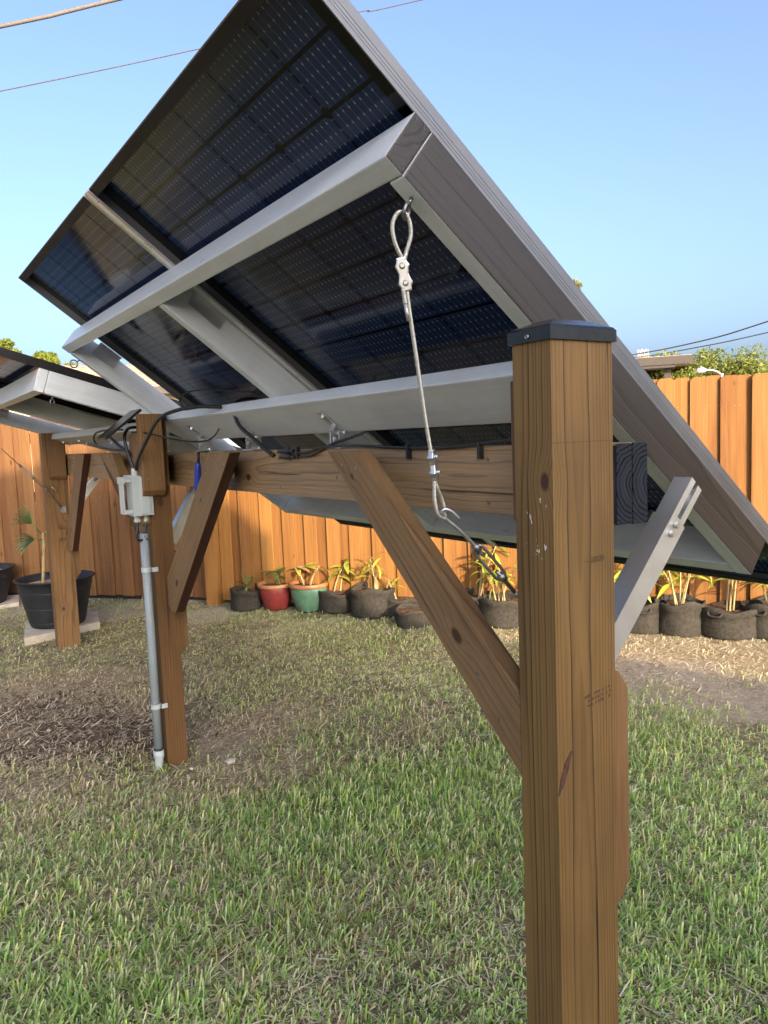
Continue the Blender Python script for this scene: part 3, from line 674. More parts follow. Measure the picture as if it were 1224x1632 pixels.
# ------------------------------------------------------------------ aluminium tilt struts
def strut(p0, p1, label, parent=None):
    """p0 = upper free end, p1 = lower end; C-channel sleeve over a slotted inner channel"""
    p0, p1 = Vector(p0), Vector(p1); z = (p1 - p0).normalized(); y = Vector((0, 1, 0)); x = y.cross(z); L = (p1 - p0).length
    root = empty('tilt_strut', p1); mm = Matrix((x, y, z)).transposed().to_4x4(); mm.translation = p0; root.matrix_world = mm
    tag(root, label, 'strut', 'aluminium tilt struts')
    def chan(name, w, d, z0, z1, t=.003, slot=0.0):
        bm = bmesh.new()
        bm_box(bm, (-w / 2, -d / 2, z0), (-w / 2 + t, d / 2, z1)); bm_box(bm, (w / 2 - t, -d / 2, z0), (w / 2, d / 2, z1)); bm_box(bm, (-w / 2 + t, d / 2 - t, z0), (w / 2 - t, d / 2, z1))
        bm_box(bm, (-w / 2 + t, -d / 2, z0), (-w * .14, -d / 2 + t, z1)); bm_box(bm, (w * .14, -d / 2, z0), (w / 2 - t, -d / 2 + t, z1))
        if slot > 0: bm_box(bm, (-w * .14, -d / 2, z0 + slot), (w * .14, -d / 2 + t, z1))
        bevel(bm, .0006, 1)
        return link(name, mesh_of(bm, name), M['alu'], root)
    chan('inner_channel', .041, .040, 0, L * .62, slot=.085); chan('outer_sleeve', .047, .0455, .09, L, slot=.001)
    for k in (.103, .124):
        bm = bmesh.new(); bm_tube(bm, [(.004, -.0235, k), (.004, -.0315, k)], .0065, 12); bm_tube(bm, [(.004, -.0315, k), (.004, -.0317, k)], .0035, 6)
        link('bolt', mesh_of(bm, 'bolt', False), M['steel'], root)
    return root
strut((.438, .060, 1.190), (.163, .060, .890), 'silver slotted strut bolted to the near rack beside the capped post')
strut((.300, 2.330, 1.190), (.120, 2.330, .900), 'silver strut crossing behind the middle post')
strut((.40, 4.62, 1.150), (.16, 4.62, .86), 'small silver strut near the far post')

# ------------------------------------------------------------------ cable stays
def twisted(bm, pts, r, strands=6, pitch=.020, seg=5):
    P = smooth_path(pts, 10); dd = [0]
    for a, c in zip(P, P[1:]): dd.append(dd[-1] + (c - a).length)
    n = max(12, int(dd[-1] / .0022)); Q = []; j = 0
    for i in range(n + 1):
        t = dd[-1] * i / n
        while j < len(P) - 2 and dd[j + 1] < t: j += 1
        f = (t - dd[j]) / max(1e-9, dd[j + 1] - dd[j]); Q.append(P[j].lerp(P[j + 1], f))
    fr = []; prev = None
    for i, p in enumerate(Q):
        t = (Q[min(i + 1, n)] - Q[max(i - 1, 0)]).normalized()
        nx = t.orthogonal().normalized() if prev is None else (prev - prev.dot(t) * t).normalized(); prev = nx; fr.append((nx, t.cross(nx)))
    for s_ in range(strands):
        bm_tube(bm, [Q[i] + r * .62 * (math.cos(a_) * fr[i][0] + math.sin(a_) * fr[i][1]) for i in range(n + 1) for a_ in [2 * math.pi * (s_ / strands + dd[-1] * i / n / pitch)]], r * .42, seg)
M['wire'] = plain('galvanised wire rope', (.40, .39, .35), .42, .7, var=(300, .3))
M['wire2'] = plain('bright zinc fittings', (.45, .46, .47), .32, .9, var=(80, .15))
stay = empty('cable_stay', (.01, .1, 1.03))
tag(stay, 'galvanised wire rope stay with turnbuckle hanging from the near rack eye bolt', 'cable stay', 'wire rope stays')
def part_w(name, bm, mat, smooth=True, parent=stay):
    o = link(name, mesh_of(bm, name, smooth), mat); sub(o, parent); return o
YC = .116
def yp(x, z, dy=0): return (x, YC + dy, z)
# points measured in the plane of the stay
bm = bmesh.new()
twisted(bm, [yp(-.196, 1.577, .001), yp(-.208, 1.597), yp(-.212, 1.622), yp(-.203, 1.641), yp(-.190, 1.645), yp(-.180, 1.634), yp(-.178, 1.612), yp(-.187, 1.588), yp(-.193, 1.572, -.001)], .0034)
part_w('upper_loop', bm, M['wire'])
bm = bmesh.new(); twisted(bm, [yp(-.1915, 1.574), yp(-.1885, 1.520), yp(-.176, 1.43), yp(-.162, 1.33), yp(-.1505, 1.262)], .0034); part_w('wire_rope', bm, M['wire'])
bm = bmesh.new(); twisted(bm, [yp(-.197, 1.53, -.001), yp(-.1945, 1.507, -.002)], .0034); bm_tube(bm, [yp(-.1945, 1.507, -.002), yp(-.189, 1.482, -.002)], [.0030, .0034], 8); part_w('rope_tail', bm, M['wire'])
def duplex(c0, c1, mat, nrm):
    c0, c1 = Vector(c0), Vector(c1); z = (c1 - c0).normalized(); nn = Vector(nrm).normalized(); nn = (nn - nn.dot(z) * z).normalized(); x = z.cross(nn); L = (c1 - c0).length
    bm = bmesh.new(); prof = [(0, .0075), (.1, .0075), (.25, .0115), (.38, .009), (.5, .0078), (.62, .009), (.76, .0115), (.9, .0078), (1, .0075)]
    rings = [[bm.verts.new(c0 + z * L * t + x * sx * w + nn * sn * .0045) for sx, sn in ((-1, -1), (-1, 1), (1, 1), (1, -1))] for t, w in prof]
    for A, B in zip(rings, rings[1:]):
        for k in range(4): bm.faces.new((A[k], A[(k + 1) % 4], B[(k + 1) % 4], B[k]))
    bm.faces.new(rings[0][::-1]); bm.faces.new(rings[-1]); bmesh.ops.recalc_face_normals(bm, faces=bm.faces[:]); bevel(bm, .002, 2, 30)
    for t in (.25, .75):
        p = c0 + z * L * t
        for sg in (1, -1): bm_tube(bm, [p + nn * sg * .004, p + nn * sg * .0075, p + nn * sg * .009], [.0048, .0045, .0028], 12)
    return part_w('rope_clamp', bm, mat, False)
toC = (CAM - Vector(yp(-.19, 1.55))).normalized()
duplex(yp(-.199, 1.577), yp(-.1885, 1.527), M['wire2'], toC)
duplex(yp(-.152, 1.282), yp(-.145, 1.232), M['wire2'], (-.75, 1, 0))
bm = bmesh.new(); twisted(bm, [yp(-.1505, 1.262), yp(-.147, 1.235), yp(-.142, 1.220, .002), yp(-.130, 1.200, .006), yp(-.124, 1.180, .006), yp(-.130, 1.168, 0), yp(-.146, 1.176, -.004), yp(-.152, 1.200, -.004), yp(-.150, 1.225, -.002), yp(-.147, 1.238)], .0034); part_w('lower_loop', bm, M['wire'])
# turnbuckle: hook, body of two rods with end collars, threaded rod
h0 = Vector(yp(-.131, 1.176)); h1 = Vector((-.066, .112, 1.113)); h2 = Vector((-.017, .106, 1.058)); h3 = Vector((.008, .102, 1.028)); dz = (h1 - h0).normalized(); sd_ = dz.cross(Vector((.6, .8, 0))).normalized()
bm = bmesh.new(); bm_tube(bm, smooth_path([h0 + sd_ * .012 + dz * .026, h0 + sd_ * .012 + dz * .008, h0 + sd_ * .007 - dz * .005, h0 - dz * .004, h0 - sd_ * .003 + dz * .01, h0.lerp(h1, .5), h1 + dz * .018], 6), .0034, 10); part_w('hook', bm, M['wire2'])
bm = bmesh.new()
for sg in (-1, 1):
    bm_tube(bm, smooth_path([h1 + sd_ * sg * .004 - dz * .002, h1 + sd_ * sg * .0085 + dz * .005, h1.lerp(h2, .5) + sd_ * sg * .009, h2 + sd_ * sg * .0085 - dz * .005, h2 + sd_ * sg * .004 + dz * .002], 5), .0028, 8)
bm_tube(bm, [h1 - dz * .008, h1 + dz * .006], .0062, 12); bm_tube(bm, [h2 - dz * .006, h2 + dz * .008], .0062, 12); part_w('turnbuckle_body', bm, M['dsteel'])
bm = bmesh.new(); bm_tube(bm, [h2 - dz * .016, h2, h3], .0036, 10)
bm_tube(bm, [h3, h3 + Vector((.022, -.006, -.016))], .0036, 10); part_w('threaded_rod', bm, M['dsteel'])
stay2 = empty('cable_stay', (.106, 4.48, .916)); tag(stay2, 'thin wire stay with small turnbuckle running down to the far post', 'cable stay', 'wire rope stays')
q = [Vector(p) for p in ((-.62, 4.72, 1.62), (-.27, 4.45, 1.372), (-.14, 4.42, 1.22), (.0, 4.40, 1.06), (.10, 4.48, .925))]
bm = bmesh.new(); bm_tube(bm, q[:3], .0026, 6); part_w('wire_rope', bm, M['dsteel'], True, stay2)
bm = bmesh.new()
dd = (q[3] - q[2]).normalized(); s2 = dd.cross(Vector((.5, .8, 0))).normalized()
for sg in (-1, 1): bm_tube(bm, [q[2] + s2 * sg * .006, q[3] + s2 * sg * .006], .0026, 6)
for k in (q[2], q[2].lerp(q[3], .5), q[3]): bm_tube(bm, [k - dd * .012, k + dd * .012], .0075, 10)
bm_tube(bm, [q[3], q[4]], .003, 6); part_w('turnbuckle_body', bm, M['dsteel'], True, stay2)
bm = bmesh.new(); bm_tube(bm, [q[4] + Vector((-.012, -.0, .012)), q[4] + Vector((.012, .004, -.012))], .006, 8); bm_box(bm, (.088, 4.478, .895), (.125, 4.488, .935)); part_w('anchor_plate', bm, M['wire2'], False, stay2)
bm = bmesh.new(); bm_tube(bm, smooth_path([(.045, 4.488, 1.075), (.045, 4.462, 1.072), (.060, 4.455, 1.055), (.072, 4.462, 1.040), (.068, 4.475, 1.045)], 5), .004, 8); sub(link('hook_bolt', mesh_of(bm, 'hb', True), M['wire2']), pC)

# ------------------------------------------------------------------ electrical: conduit, switch box, cables
cond = empty('conduit', (-.028, 2.192, 0)); tag(cond, 'grey plastic conduit running up the middle post', 'conduit')
def pc(name, pts, r, mat, parent, seg=14, sub_=0):
    bm = bmesh.new(); bm_tube(bm, smooth_path(pts, 6) if sub_ else pts, r, seg); o = link(name, mesh_of(bm, name, True), mat); return sub(o, parent)
pc('pipe', [(-.030, 2.190, .075), (-.0285, 2.188, .55), (-.028, 2.188, .962)], .0172, M['conduit'], cond)
pc('black_band', [(-.030, 2.190, .062), (-.030, 2.190, .076)], .0185, M['blackpl'], cond)
pc('elbow_fitting', [(-.030, 2.190, .066), (-.030, 2.190, .040), (-.0302, 2.190, .030), (-.034, 2.186, .004), (-.036, 2.184, -.02)], [.0215, .0215, .018, .0155, .015], M['boxgrey'], cond)
for z in (.252, .815):
    bm = bmesh.new(); bm_tube(bm, [(-.0285, 2.188, z - .009), (-.0285, 2.188, z + .009)], .0205, 16); bm_box(bm, (-.012, 2.165, z - .009), (.012, 2.1695, z + .009)); bolt_bm(bm, (.003, 2.165, z), (0, -1, 0), .004, .003)
    sub(link('strap', mesh_of(bm, 'strap', False), M['boxgrey']), cond)
sw = empty('switch_box', (-.03, 2.2, 1.03)); tag(sw, 'light grey isolator switch box on the middle post', 'switch box')
def swp(o): return sub(o, sw)
swp(box('box_body', (-.072, 2.150, 1.036), (.006, 2.232, 1.192), M['boxgrey'], None, .004))
swp(box('box_lid', (-.042, 2.143, 1.040), (-.008, 2.1495, 1.188), M['boxgrey'], None, .003))
bm = bmesh.new()
bm_box(bm, (-.106, 2.168, 1.045), (-.099, 2.215, 1.185)); bm_box(bm, (-.099, 2.168, 1.170), (-.072, 2.215, 1.185)); bm_box(bm, (-.099, 2.168, 1.045), (-.072, 2.215, 1.060)); bm_box(bm, (-.110, 2.163, 1.165), (-.096, 2.22, 1.19)); bm_box(bm, (-.084, 2.160, 1.186), (-.070, 2.22, 1.1965))
bevel(bm, .002, 1); swp(link('side_bracket', mesh_of(bm, 'br'), M['boxgrey']))
for x in (-.050, -.019):
    for z0, z1 in ((1.189, 1.222), (1.010, 1.037)):
        bm = bmesh.new(); bm_tube(bm, [(x, 2.186, z0), (x, 2.186, z0 + .010), (x, 2.186, z0 + .0105), (x, 2.186, z1)], [.0145, .0145, .0125, .012], 12); swp(link('cable_gland', mesh_of(bm, 'gland', False), M['boxgrey']))
def cable(label, pts, r=.0066, sub_=8, name='cable', group='black cables on the frame'):
    o = tube(name, pts, r, M['cable'], None, 8, sub_); tag(o, label, 'cable', group); return o
cable('black cable looping from the near rack pivot rail down into the switch box', [(.10, 1.62, 1.43), (.03, 1.72, 1.435), (-.035, 1.80, 1.415), (-.05, 1.88, 1.385), (-.05, 1.96, 1.345), (-.052, 2.06, 1.29), (-.05, 2.14, 1.245), (-.045, 2.182, 1.215)])
cable('black cable curving over the post side block into the switch box', [(.05, 2.32, 1.385), (-.02, 2.285, 1.385), (-.05, 2.255, 1.372), (-.066, 2.23, 1.345), (-.066, 2.215, 1.30), (-.058, 2.195, 1.25), (-.050, 2.186, 1.215)])
cable('black cable crossing from the far rack to the switch box glands', [(.02, 2.75, 1.375), (-.04, 2.60, 1.365), (-.06, 2.46, 1.345), (-.055, 2.33, 1.305), (-.03, 2.24, 1.262), (-.019, 2.188, 1.215)])
cable('black cable looped at the edge of the far rack pivot rail', [(-.02, 2.42, 1.380), (-.06, 2.56, 1.382), (-.075, 2.66, 1.372), (-.07, 2.72, 1.345), (-.05, 2.72, 1.315), (.0, 2.69, 1.298), (.07, 2.68, 1.290), (.13, 2.75, 1.286)], .0045)
cable('thin black cable drooping below the near rack pivot rail', [(-.036, 2.235, 1.362), (-.02, 2.12, 1.360), (.03, 2.0, 1.335), (.08, 1.90, 1.318), (.12, 1.84, 1.318), (.14, 1.80, 1.335), (.155, 1.79, 1.36)], .003)
for x, dy in ((-.050, 0), (-.019, 0)):
    cable('black cable tail dropping from the switch box ' + ('outer' if x < -.03 else 'inner') + ' gland to the conduit', [(x, 2.186, 1.015), (x - .004, 2.180, .985), (x - .012, 2.176, .955), (x - .002, 2.176, .936), (-.026, 2.182, .946), (-.028, 2.187, .965), (-.028, 2.188, .955)], .0048, group='cable tails under the switch box')
cable('black cable running along the beam top edge to the near post', [(.149, 1.30, 1.272), (.148, 1.12, 1.270), (.147, 1.02, 1.283), (.148, .86, 1.287), (.149, .70, 1.281), (.148, .52, 1.276), (.147, .40, 1.279), (.149, .26, 1.289), (.15, .10, 1.295)], .0036)
cable('black cable bent over the near rack pivot rail above the beam plugs', [(.30, 1.66, 1.44), (.21, 1.60, 1.455), (.145, 1.575, 1.447), (.118, 1.555, 1.42), (.118, 1.52, 1.365), (.135, 1.44, 1.315), (.147, 1.38, 1.281), (.147, 1.33, 1.262)], .0066)
cable('black cable sagging behind the beam between the hinge brackets', [(.147, 1.15, 1.258), (.147, 1.08, 1.262), (.147, 1.02, 1.276), (.16, .96, 1.295), (.20, .90, 1.315), (.26, .86, 1.345)], .004)
cable('thin black lead arching over the near rack pivot rail end', [(.03, 1.79, 1.43), (.03, 1.83, 1.47), (.06, 1.80, 1.495), (.12, 1.68, 1.49), (.2, 1.55, 1.475)], .003)
cable('black lead looping against the underside of the near solar panel', [(.28, .95, 1.46), (.265, .90, 1.485), (.245, .862, 1.51), (.24, .80, 1.525), (.235, .70, 1.535)], .003)
for i, (z, y) in enumerate(((1.2755, 1.235), (1.257, 1.228))):
    t = empty('cable_plug', (.146, y, z)); tag(t, ('upper' if i == 0 else 'lower') + ' black cable plug clipped to the beam edge', 'plug', 'cable plugs on the beam')
    for a, b_, r in ((-.05, -.02, .006), (-.022, .0, .0085), (.0, .026, .0075), (.024, .05, .006)):
        bm = bmesh.new(); bm_tube(bm, [(0, a, 0), (0, b_, 0)], r, 8); link('plug_body' if r > .007 else 'plug_sleeve', mesh_of(bm, 'pl', False), M['blackpl'], t)
for y in (1.165, .60, .345):
    o = box('cable_clip', (.1425, y - .004, 1.252), (.1545, y + .004, 1.287), M['blackpl'], None, .001); tag(o, {1.165: 'black cable clip next to the beam plugs', .60: 'black cable clip on the beam edge right of the brace top', .345: 'black cable clip on the beam edge nearest the post'}[y], 'clip', 'cable clips on the beam')
tr_ = empty('blue_test_probe', (.12, 1.95, 1.13)); tag(tr_, 'blue gripped tool hanging on the beam beside the middle brace', 'tool')
def bl(name, pts, r, mat): sub(link(name, (lambda bm: (bm_tube(bm, pts, r, 10), mesh_of(bm, name, True))[1])(bmesh.new()), mat), tr_)
bl('grip', [(.115, 1.92, 1.238), (.115, 1.922, 1.228), (.115, 1.93, 1.190), (.115, 1.938, 1.150), (.115, 1.942, 1.130), (.115, 1.943, 1.124)], [.009, .0115, .0135, .0135, .012, .009], M['blue'])
bl('upper_leads', [(.118, 1.914, 1.277), (.116, 1.918, 1.238)], .0055, M['cable']); bl('lower_lead', [(.115, 1.943, 1.124), (.115, 1.955, 1.085), (.115, 1.962, 1.05)], [.006, .005, .003], M['cable']); bl('hang_wire', [(.15, 1.90, 1.279), (.118, 1.914, 1.277)], .003, M['cable'])
# tilted thin black plate at the middle post top
pl = prism('black_plate', [(-.152, 2.16, 1.338), (-.152, 2.30, 1.338), (-.010, 2.30, 1.446), (-.010, 2.16, 1.446)], (-.006, 0, .008), (.8, 0, .6), M['cap'], None, .001)
tag(pl, 'thin black plate tilted against the middle post top', 'plate')
sub(box('post_cap', (-.004, 2.166, 1.405), (.087, 2.266, 1.432), M['blackpl'], None, .003), pB)

# ------------------------------------------------------------------ fences: board on board pickets
def picket_mesh(w, h, t=.016, ear=.022):
    bm = bmesh.new(); P = [(-w / 2, 0), (w / 2, 0), (w / 2, h - ear), (w / 2 - ear * .8, h), (-w / 2 + ear * .8, h), (-w / 2, h - ear)]
    a = [bm.verts.new((x, -t / 2, z)) for x, z in P]; c = [bm.verts.new((x, t / 2, z)) for x, z in P]
    bm.faces.new(a); bm.faces.new(c[::-1])
    for i in range(6): bm.faces.new((a[i], c[i], c[(i + 1) % 6], a[(i + 1) % 6]))
    bmesh.ops.recalc_face_normals(bm, faces=bm.faces[:]); bevel(bm, .002, 1, 60); return mesh_of(bm, 'picket')
PM = picket_mesh(.107, 1.575); PM.materials.append(M['picket'])
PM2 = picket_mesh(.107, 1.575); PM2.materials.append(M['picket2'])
def fence(name, A, Bp, label, gap0=.035, pm=None, mt='picket'):
    pm = pm or PM
    A = Vector((*A, 0)); Bp = Vector((*Bp, 0)); d = (Bp - A).normalized(); L = (Bp - A).length; nrm = Vector((-d.y, d.x, 0))
    if nrm.dot(CAM - A) < 0: nrm = -nrm
    root = empty(name, A); tag(root, label, 'fence')
    ang = math.atan2(d.y, d.x); k = 0; t = .07
    # local x axis along d, local -y towards the yard
    flip = 1 if Vector((math.sin(ang), -math.cos(ang), 0)).dot(nrm) > 0 else -1
    while t < L:
        o = link('picket', pm, None, root)
        front = (k % 2 == 0)
        off = nrm * (.010 if front else -.012) + nrm * random.uniform(-.003, .003)
        o.location = d * t + off + Vector((0, 0, gap0 + random.uniform(-.006, .006)))
        o.rotation_euler = (random.uniform(-.004, .004), random.uniform(-.004, .004), ang + random.uniform(-.015, .015) + (0 if flip > 0 else math.pi))
        t += .0925 + random.uniform(-.006, .006); k += 1
    for z in (.30, .90, 1.42):
        bm = bmesh.new(); bm_box(bm, (0, -.019, -.045), (L, .019, .045)); o = link('rail', mesh_of(bm, 'rail'), M[mt], root); o.location = Vector((0, 0, z)) - nrm * .045; o.rotation_euler = (0, 0, ang)
    bm = bmesh.new()
    for ch in root.children:
        if ch.name.startswith('picket'):
            for z in (.30, .90, 1.42):
                for sx in (-.028, .030):
                    q = ch.location + d * sx + nrm * .0085; q.z = z + random.uniform(-.008, .008); bm_tube(bm, [q, q + nrm * .0012], .0032, 6)
    link('nail_heads', mesh_of(bm, 'nails'), M['dsteel'], root)
    t = .0
    while t < L + .1:
        bm = bmesh.new(); bm_box(bm, (-.045, -.045, -.3), (.045, .045, 1.55)); o = link('fence_post', mesh_of(bm, 'fp'), M[mt], root); o.location = d * min(t, L) - nrm * .11; o.rotation_euler = (0, 0, ang); t += 2.4
    bm = bmesh.new(); bm_box(bm, (0, -.012, 0), (L, .012, .06)); o = link('base_board', mesh_of(bm, 'bb'), plain('dark base board ' + name, (.03, .025, .022), .9, var=(8, .4)), root); o.location = Vector((0, 0, -.03)) - nrm * .06; o.rotation_euler = (0, 0, ang)
    return root
E2 = K1 + KD * 8.6
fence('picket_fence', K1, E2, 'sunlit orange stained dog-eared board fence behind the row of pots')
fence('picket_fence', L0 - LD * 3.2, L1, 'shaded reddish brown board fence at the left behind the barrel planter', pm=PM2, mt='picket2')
# return fence at the right edge of the yard (outside the view, closes the plot)
sidef = np.array([-KD[1], KD[0]]); sidef = -sidef if sidef @ (np.array([0, 0]) - K1) < 0 else sidef
cp = box('corner_post', (-.055, -.05, -.3), (.055, .05, 1.60), M['picket'], None, .003); cp.location = (K1[0] - KD[0] * .03 - .03, K1[1] - KD[1] * .03 + .0, .65); cp.rotation_euler = (0, 0, math.atan2(KD[1], KD[0])); tag(cp, 'fence corner post where sunlit and shaded fences meet', 'fence post')

# ------------------------------------------------------------------ pots and plants
M['fabric'] = plain('black grow bag felt', (.042, .038, .032), .95, 0, .15, bumps=(160, .8, .003), var=(55, .38))
M['soil'] = plain('potting soil and leaf litter', (.11, .07, .045), .95, 0, .1, bumps=(60, 1.0, .02), var=(45, .7))
M['chips'] = plain('pale wood chips', (.45, .33, .22), .9, 0, .1, bumps=(70, 1.0, .02), var=(60, .5))
M['redglaze'] = plain('red glazed clay', (.20, .030, .028), .4, 0, .5, var=(14, .25)); M['terracotta'] = plain('brown glazed rim', (.40, .17, .07), .35, 0, .5, var=(20, .2))
M['greenglaze'] = plain('green glazed clay', (.095, .19, .125), .4, 0, .5, var=(10, .3))
M['barrel'] = plain('dark barrel plastic', (.016, .018, .022), .5, 0, .35, bumps=(30, .15, .003), var=(9, .35))
M['stone'] = plain('pale concrete slab', (.46, .42, .35), .9, 0, .2, bumps=(60, .5, .004), var=(12, .18))
def leafmat(name, c1, c2, tr=.35):
    m, nt, b = new_mat(name); N = NB(nt); oi = N.n('ShaderNodeObjectInfo'); f = N.noise(N.coord('Object'), 25, 3, .6)
    c = N.mix(N.math('MULTIPLY_ADD', oi.outputs['Random'], .6, N.math('MULTIPLY', f, .4)), c1, c2); nt.links.new(c, b.inputs['Base Color']); b.inputs['Roughness'].default_value = .42
    t = N.n('ShaderNodeBsdfTranslucent'); nt.links.new(c, t.inputs[0]); mx = N.n('ShaderNodeMixShader'); mx.inputs[0].default_value = tr
    nt.links.new(b.outputs[0], mx.inputs[1]); nt.links.new(t.outputs[0], mx.inputs[2]); nt.links.new(mx.outputs[0], nt.nodes['Material Output'].inputs[0]); return m
M['leafY'] = leafmat('yellow green leaf', (.46, .44, .05), (.28, .36, .05)); M['leafG'] = leafmat('green leaf', (.07, .15, .03), (.12, .22, .05)); M['leafP'] = leafmat('pale palm leaf', (.20, .32, .12), (.30, .42, .17)); M['leafD'] = leafmat('dry leaf', (.30, .18, .07), (.36, .24, .12), .2)
M['stem'] = plain('pale plant stem', (.34, .27, .13), .6, var=(30, .3)); M['stemG'] = plain('green plant stem', (.14, .19, .05), .6, var=(30, .3))
LEAF = {}
def leaf_mesh(L, W, droop, key):
    k = (round(L, 3), round(W, 3), round(droop, 2), key)
    if k in LEAF: return LEAF[k]
    bm = bmesh.new(); n = 6; rows = []
    for i in range(n + 1):
        t = i / n; w = W * math.sin(math.pi * min(1, t * .93 + .05)) ** .8; a = droop * t
        x = L * (math.sin(a) / droop if abs(droop) > .01 else t) ; z = -L * (1 - math.cos(a)) / droop if abs(droop) > .01 else 0
        rows.append([bm.verts.new((x, -w / 2, z + w * .18)), bm.verts.new((x, 0, z)), bm.verts.new((x, w / 2, z + w * .18))])
    for A, B in zip(rows, rows[1:]):
        for k2 in range(2): bm.faces.new((A[k2], A[k2 + 1], B[k2 + 1], B[k2]))
    me = mesh_of(bm, 'leaf', True); me.materials.append(M[key]); LEAF[k] = me; return me
def plant(name, loc, label, stems, leaves, L, W, key, seed, group=None, stemmat='stem', spread=.5, hs=(.5, 1.0), lean=.12, el=(10, 55), dry=.12):
    rd = random.Random(seed); root = empty(name, loc); tag(root, label, 'plant', group)
    for s_ in range(stems):
        h = rd.uniform(*hs); bx, by = rd.uniform(-.04, .04), rd.uniform(-.04, .04); tx, ty = bx + rd.uniform(-lean, lean), by + rd.uniform(-lean, lean)
        pts = [(bx, by, -.03), ((bx * .6 + tx * .4), (by * .6 + ty * .4), h * .5), (tx, ty, h)]
        bm = bmesh.new(); P = smooth_path(pts, 5); bm_tube(bm, P, [.0075 - .004 * i / len(P) for i in range(len(P))], 6); link('stem', mesh_of(bm, 'stem', True), M[stemmat], root)
        a0 = rd.uniform(0, 6.28)
        for i in range(leaves):
            t = 1 - (i / max(1, leaves)) * spread; P_ = Vector(pts[1]).lerp(Vector(pts[2]), max(0, 2 * t - 1)) if t > .5 else Vector(pts[0]).lerp(Vector(pts[1]), 2 * t)
            kk = 'leafD' if rd.random() < dry else key
            o = link('leaf', leaf_mesh(round(L * rd.choice((.75, .9, 1.05)), 3), W, rd.choice((.5, .9, 1.3)), kk), None, root)
            a = a0 + i * 2.4 + rd.uniform(-.4, .4); e = R(rd.uniform(*el)) * (1 if rd.random() < .8 else -.6)
            o.location = P_; o.rotation_euler = (rd.uniform(-.4, .4), -e, a)
    return root
NB_ = Vector((-KD[1], KD[0], 0)); NB_ = NB_ if NB_.dot(Vector((0, 0, 0)) - Vector((*K1, 0))) > 0 else -NB_      # towards the yard
def bag(front, r, h, label, seed, sq=.10, slump=.0):
    """fabric grow bag whose front foot touches 'front'"""
    rd = random.Random(seed); c = Vector((*front, 0)) + Vector((front[0] - CAM.x, front[1] - CAM.y, 0)).normalized() * r
    root = empty('grow_bag', c, (0, 0, rd.uniform(0, 6))); tag(root, label, 'grow bag', 'fabric grow bags along the fence')
    bm = bmesh.new(); seg = 36; prof = [(.94, .0), (.99, .02), (1.01, .10), (1.01, .3), (1.0, .55), (1.0, .78), (1.025, .80), (1.03, .98), (1.015, 1.0), (.96, 1.0), (.95, .82)]
    ph = [rd.uniform(0, 6.28) for _ in range(6)]; rings = []
    for pr, pz in prof:
        row = []
        for k in range(seg):
            a = 2 * math.pi * k / seg
            wob = 1 + sq * .5 * math.cos(2 * a + ph[0]) * (.4 + .6 * pz) + .014 * math.sin(5 * a + ph[1] + 3 * pz) + .010 * math.sin(9 * a + ph[2] - 5 * pz) + .008 * math.sin(17 * a + ph[5] + 8 * pz)
            zz = h * pz * (1 + (.06 * math.sin(2 * a + ph[3]) + .05 * math.sin(5 * a + ph[4]) - slump * max(0, math.sin(a + ph[3]))) * (pz > .7))
            row.append(bm.verts.new((r * pr * wob * math.cos(a), r * pr * wob * math.sin(a), zz)))
        rings.append(row)
    for A, B in zip(rings, rings[1:]):
        for k in range(seg): bm.faces.new((A[k], A[(k + 1) % seg], B[(k + 1) % seg], B[k]))
    link('bag_wall', mesh_of(bm, 'bag', True), M['fabric'], root)
    bm = bmesh.new(); vv = [bm.verts.new((0, 0, h * .84))]; 
    rows = [[bm.verts.new((r * f * math.cos(2 * math.pi * k / seg), r * f * math.sin(2 * math.pi * k / seg), h * (.80 if f > .9 else .83) + rd.uniform(-.006, .008))) for k in range(seg)] for f in (.35, .7, .93)]
    for k in range(seg): bm.faces.new((vv[0], rows[0][k], rows[0][(k + 1) % seg]))
    for A, B in zip(rows, rows[1:]):
        for k in range(seg): bm.faces.new((A[k], B[k], B[(k + 1) % seg], A[(k + 1) % seg]))
    link('potting_soil', mesh_of(bm, 'soil', True), M['soil'], root)
    hd_ = bmesh.new(); bm_tube(hd_, smooth_path([(r * 1.0, -.045, h * .9), (r * 1.06, -.03, h * .78), (r * 1.07, .03, h * .78), (r * 1.0, .045, h * .9)], 4), .008, 5); link('handle_strap', mesh_of(hd_, 'hs', True), M['fabric'], root)
    return c + Vector((0, 0, h * .83))
GP = 'plants growing in the grow bags'
c = bag((1.405, 4.60), .125, .165, 'small black grow bag in shade, leftmost of the row', 1)
plant('grassy_plant', c, 'small strappy green plant in the leftmost shaded grow bag', 1, 13, .16, .014, 'leafG', 3, None, 'stemG', .5, (.04, .06), .02, (35, 80), 0)
def glazed(front, r, h, body, label, nm):
    c = Vector((*front, 0)) + Vector((front[0] - CAM.x, front[1] - CAM.y, 0)).normalized() * r * .7
    root = empty(nm, c); tag(root, label, 'plant pot')
    bm = bmesh.new(); bm_lathe(bm, [(r * .62, 0), (r * .66, .01), (r * .84, h * .30), (r * .95, h * .6), (r * .97, h * .82), (r * .95, h * .86)], 40); link('pot_body', mesh_of(bm, 'pb', True), M[body], root)
    bm = bmesh.new(); bm_lathe(bm, [(r * .93, h * .84), (r * 1.03, h * .85), (r * 1.06, h * .89), (r * 1.06, h * .97), (r * 1.02, h), (r * .95, h), (r * .93, h * .94), (r * .9, h * .85)], 40, close_bottom=False); link('pot_rim', mesh_of(bm, 'pr', True), M['terracotta'], root)
    bm = bmesh.new(); bm_lathe(bm, [(.005, h * .9), (r * .5, h * .905), (r * .93, h * .88)], 30); link('potting_soil', mesh_of(bm, 'so', True), M['soil'], root)
    return c + Vector((0, 0, h * .9))
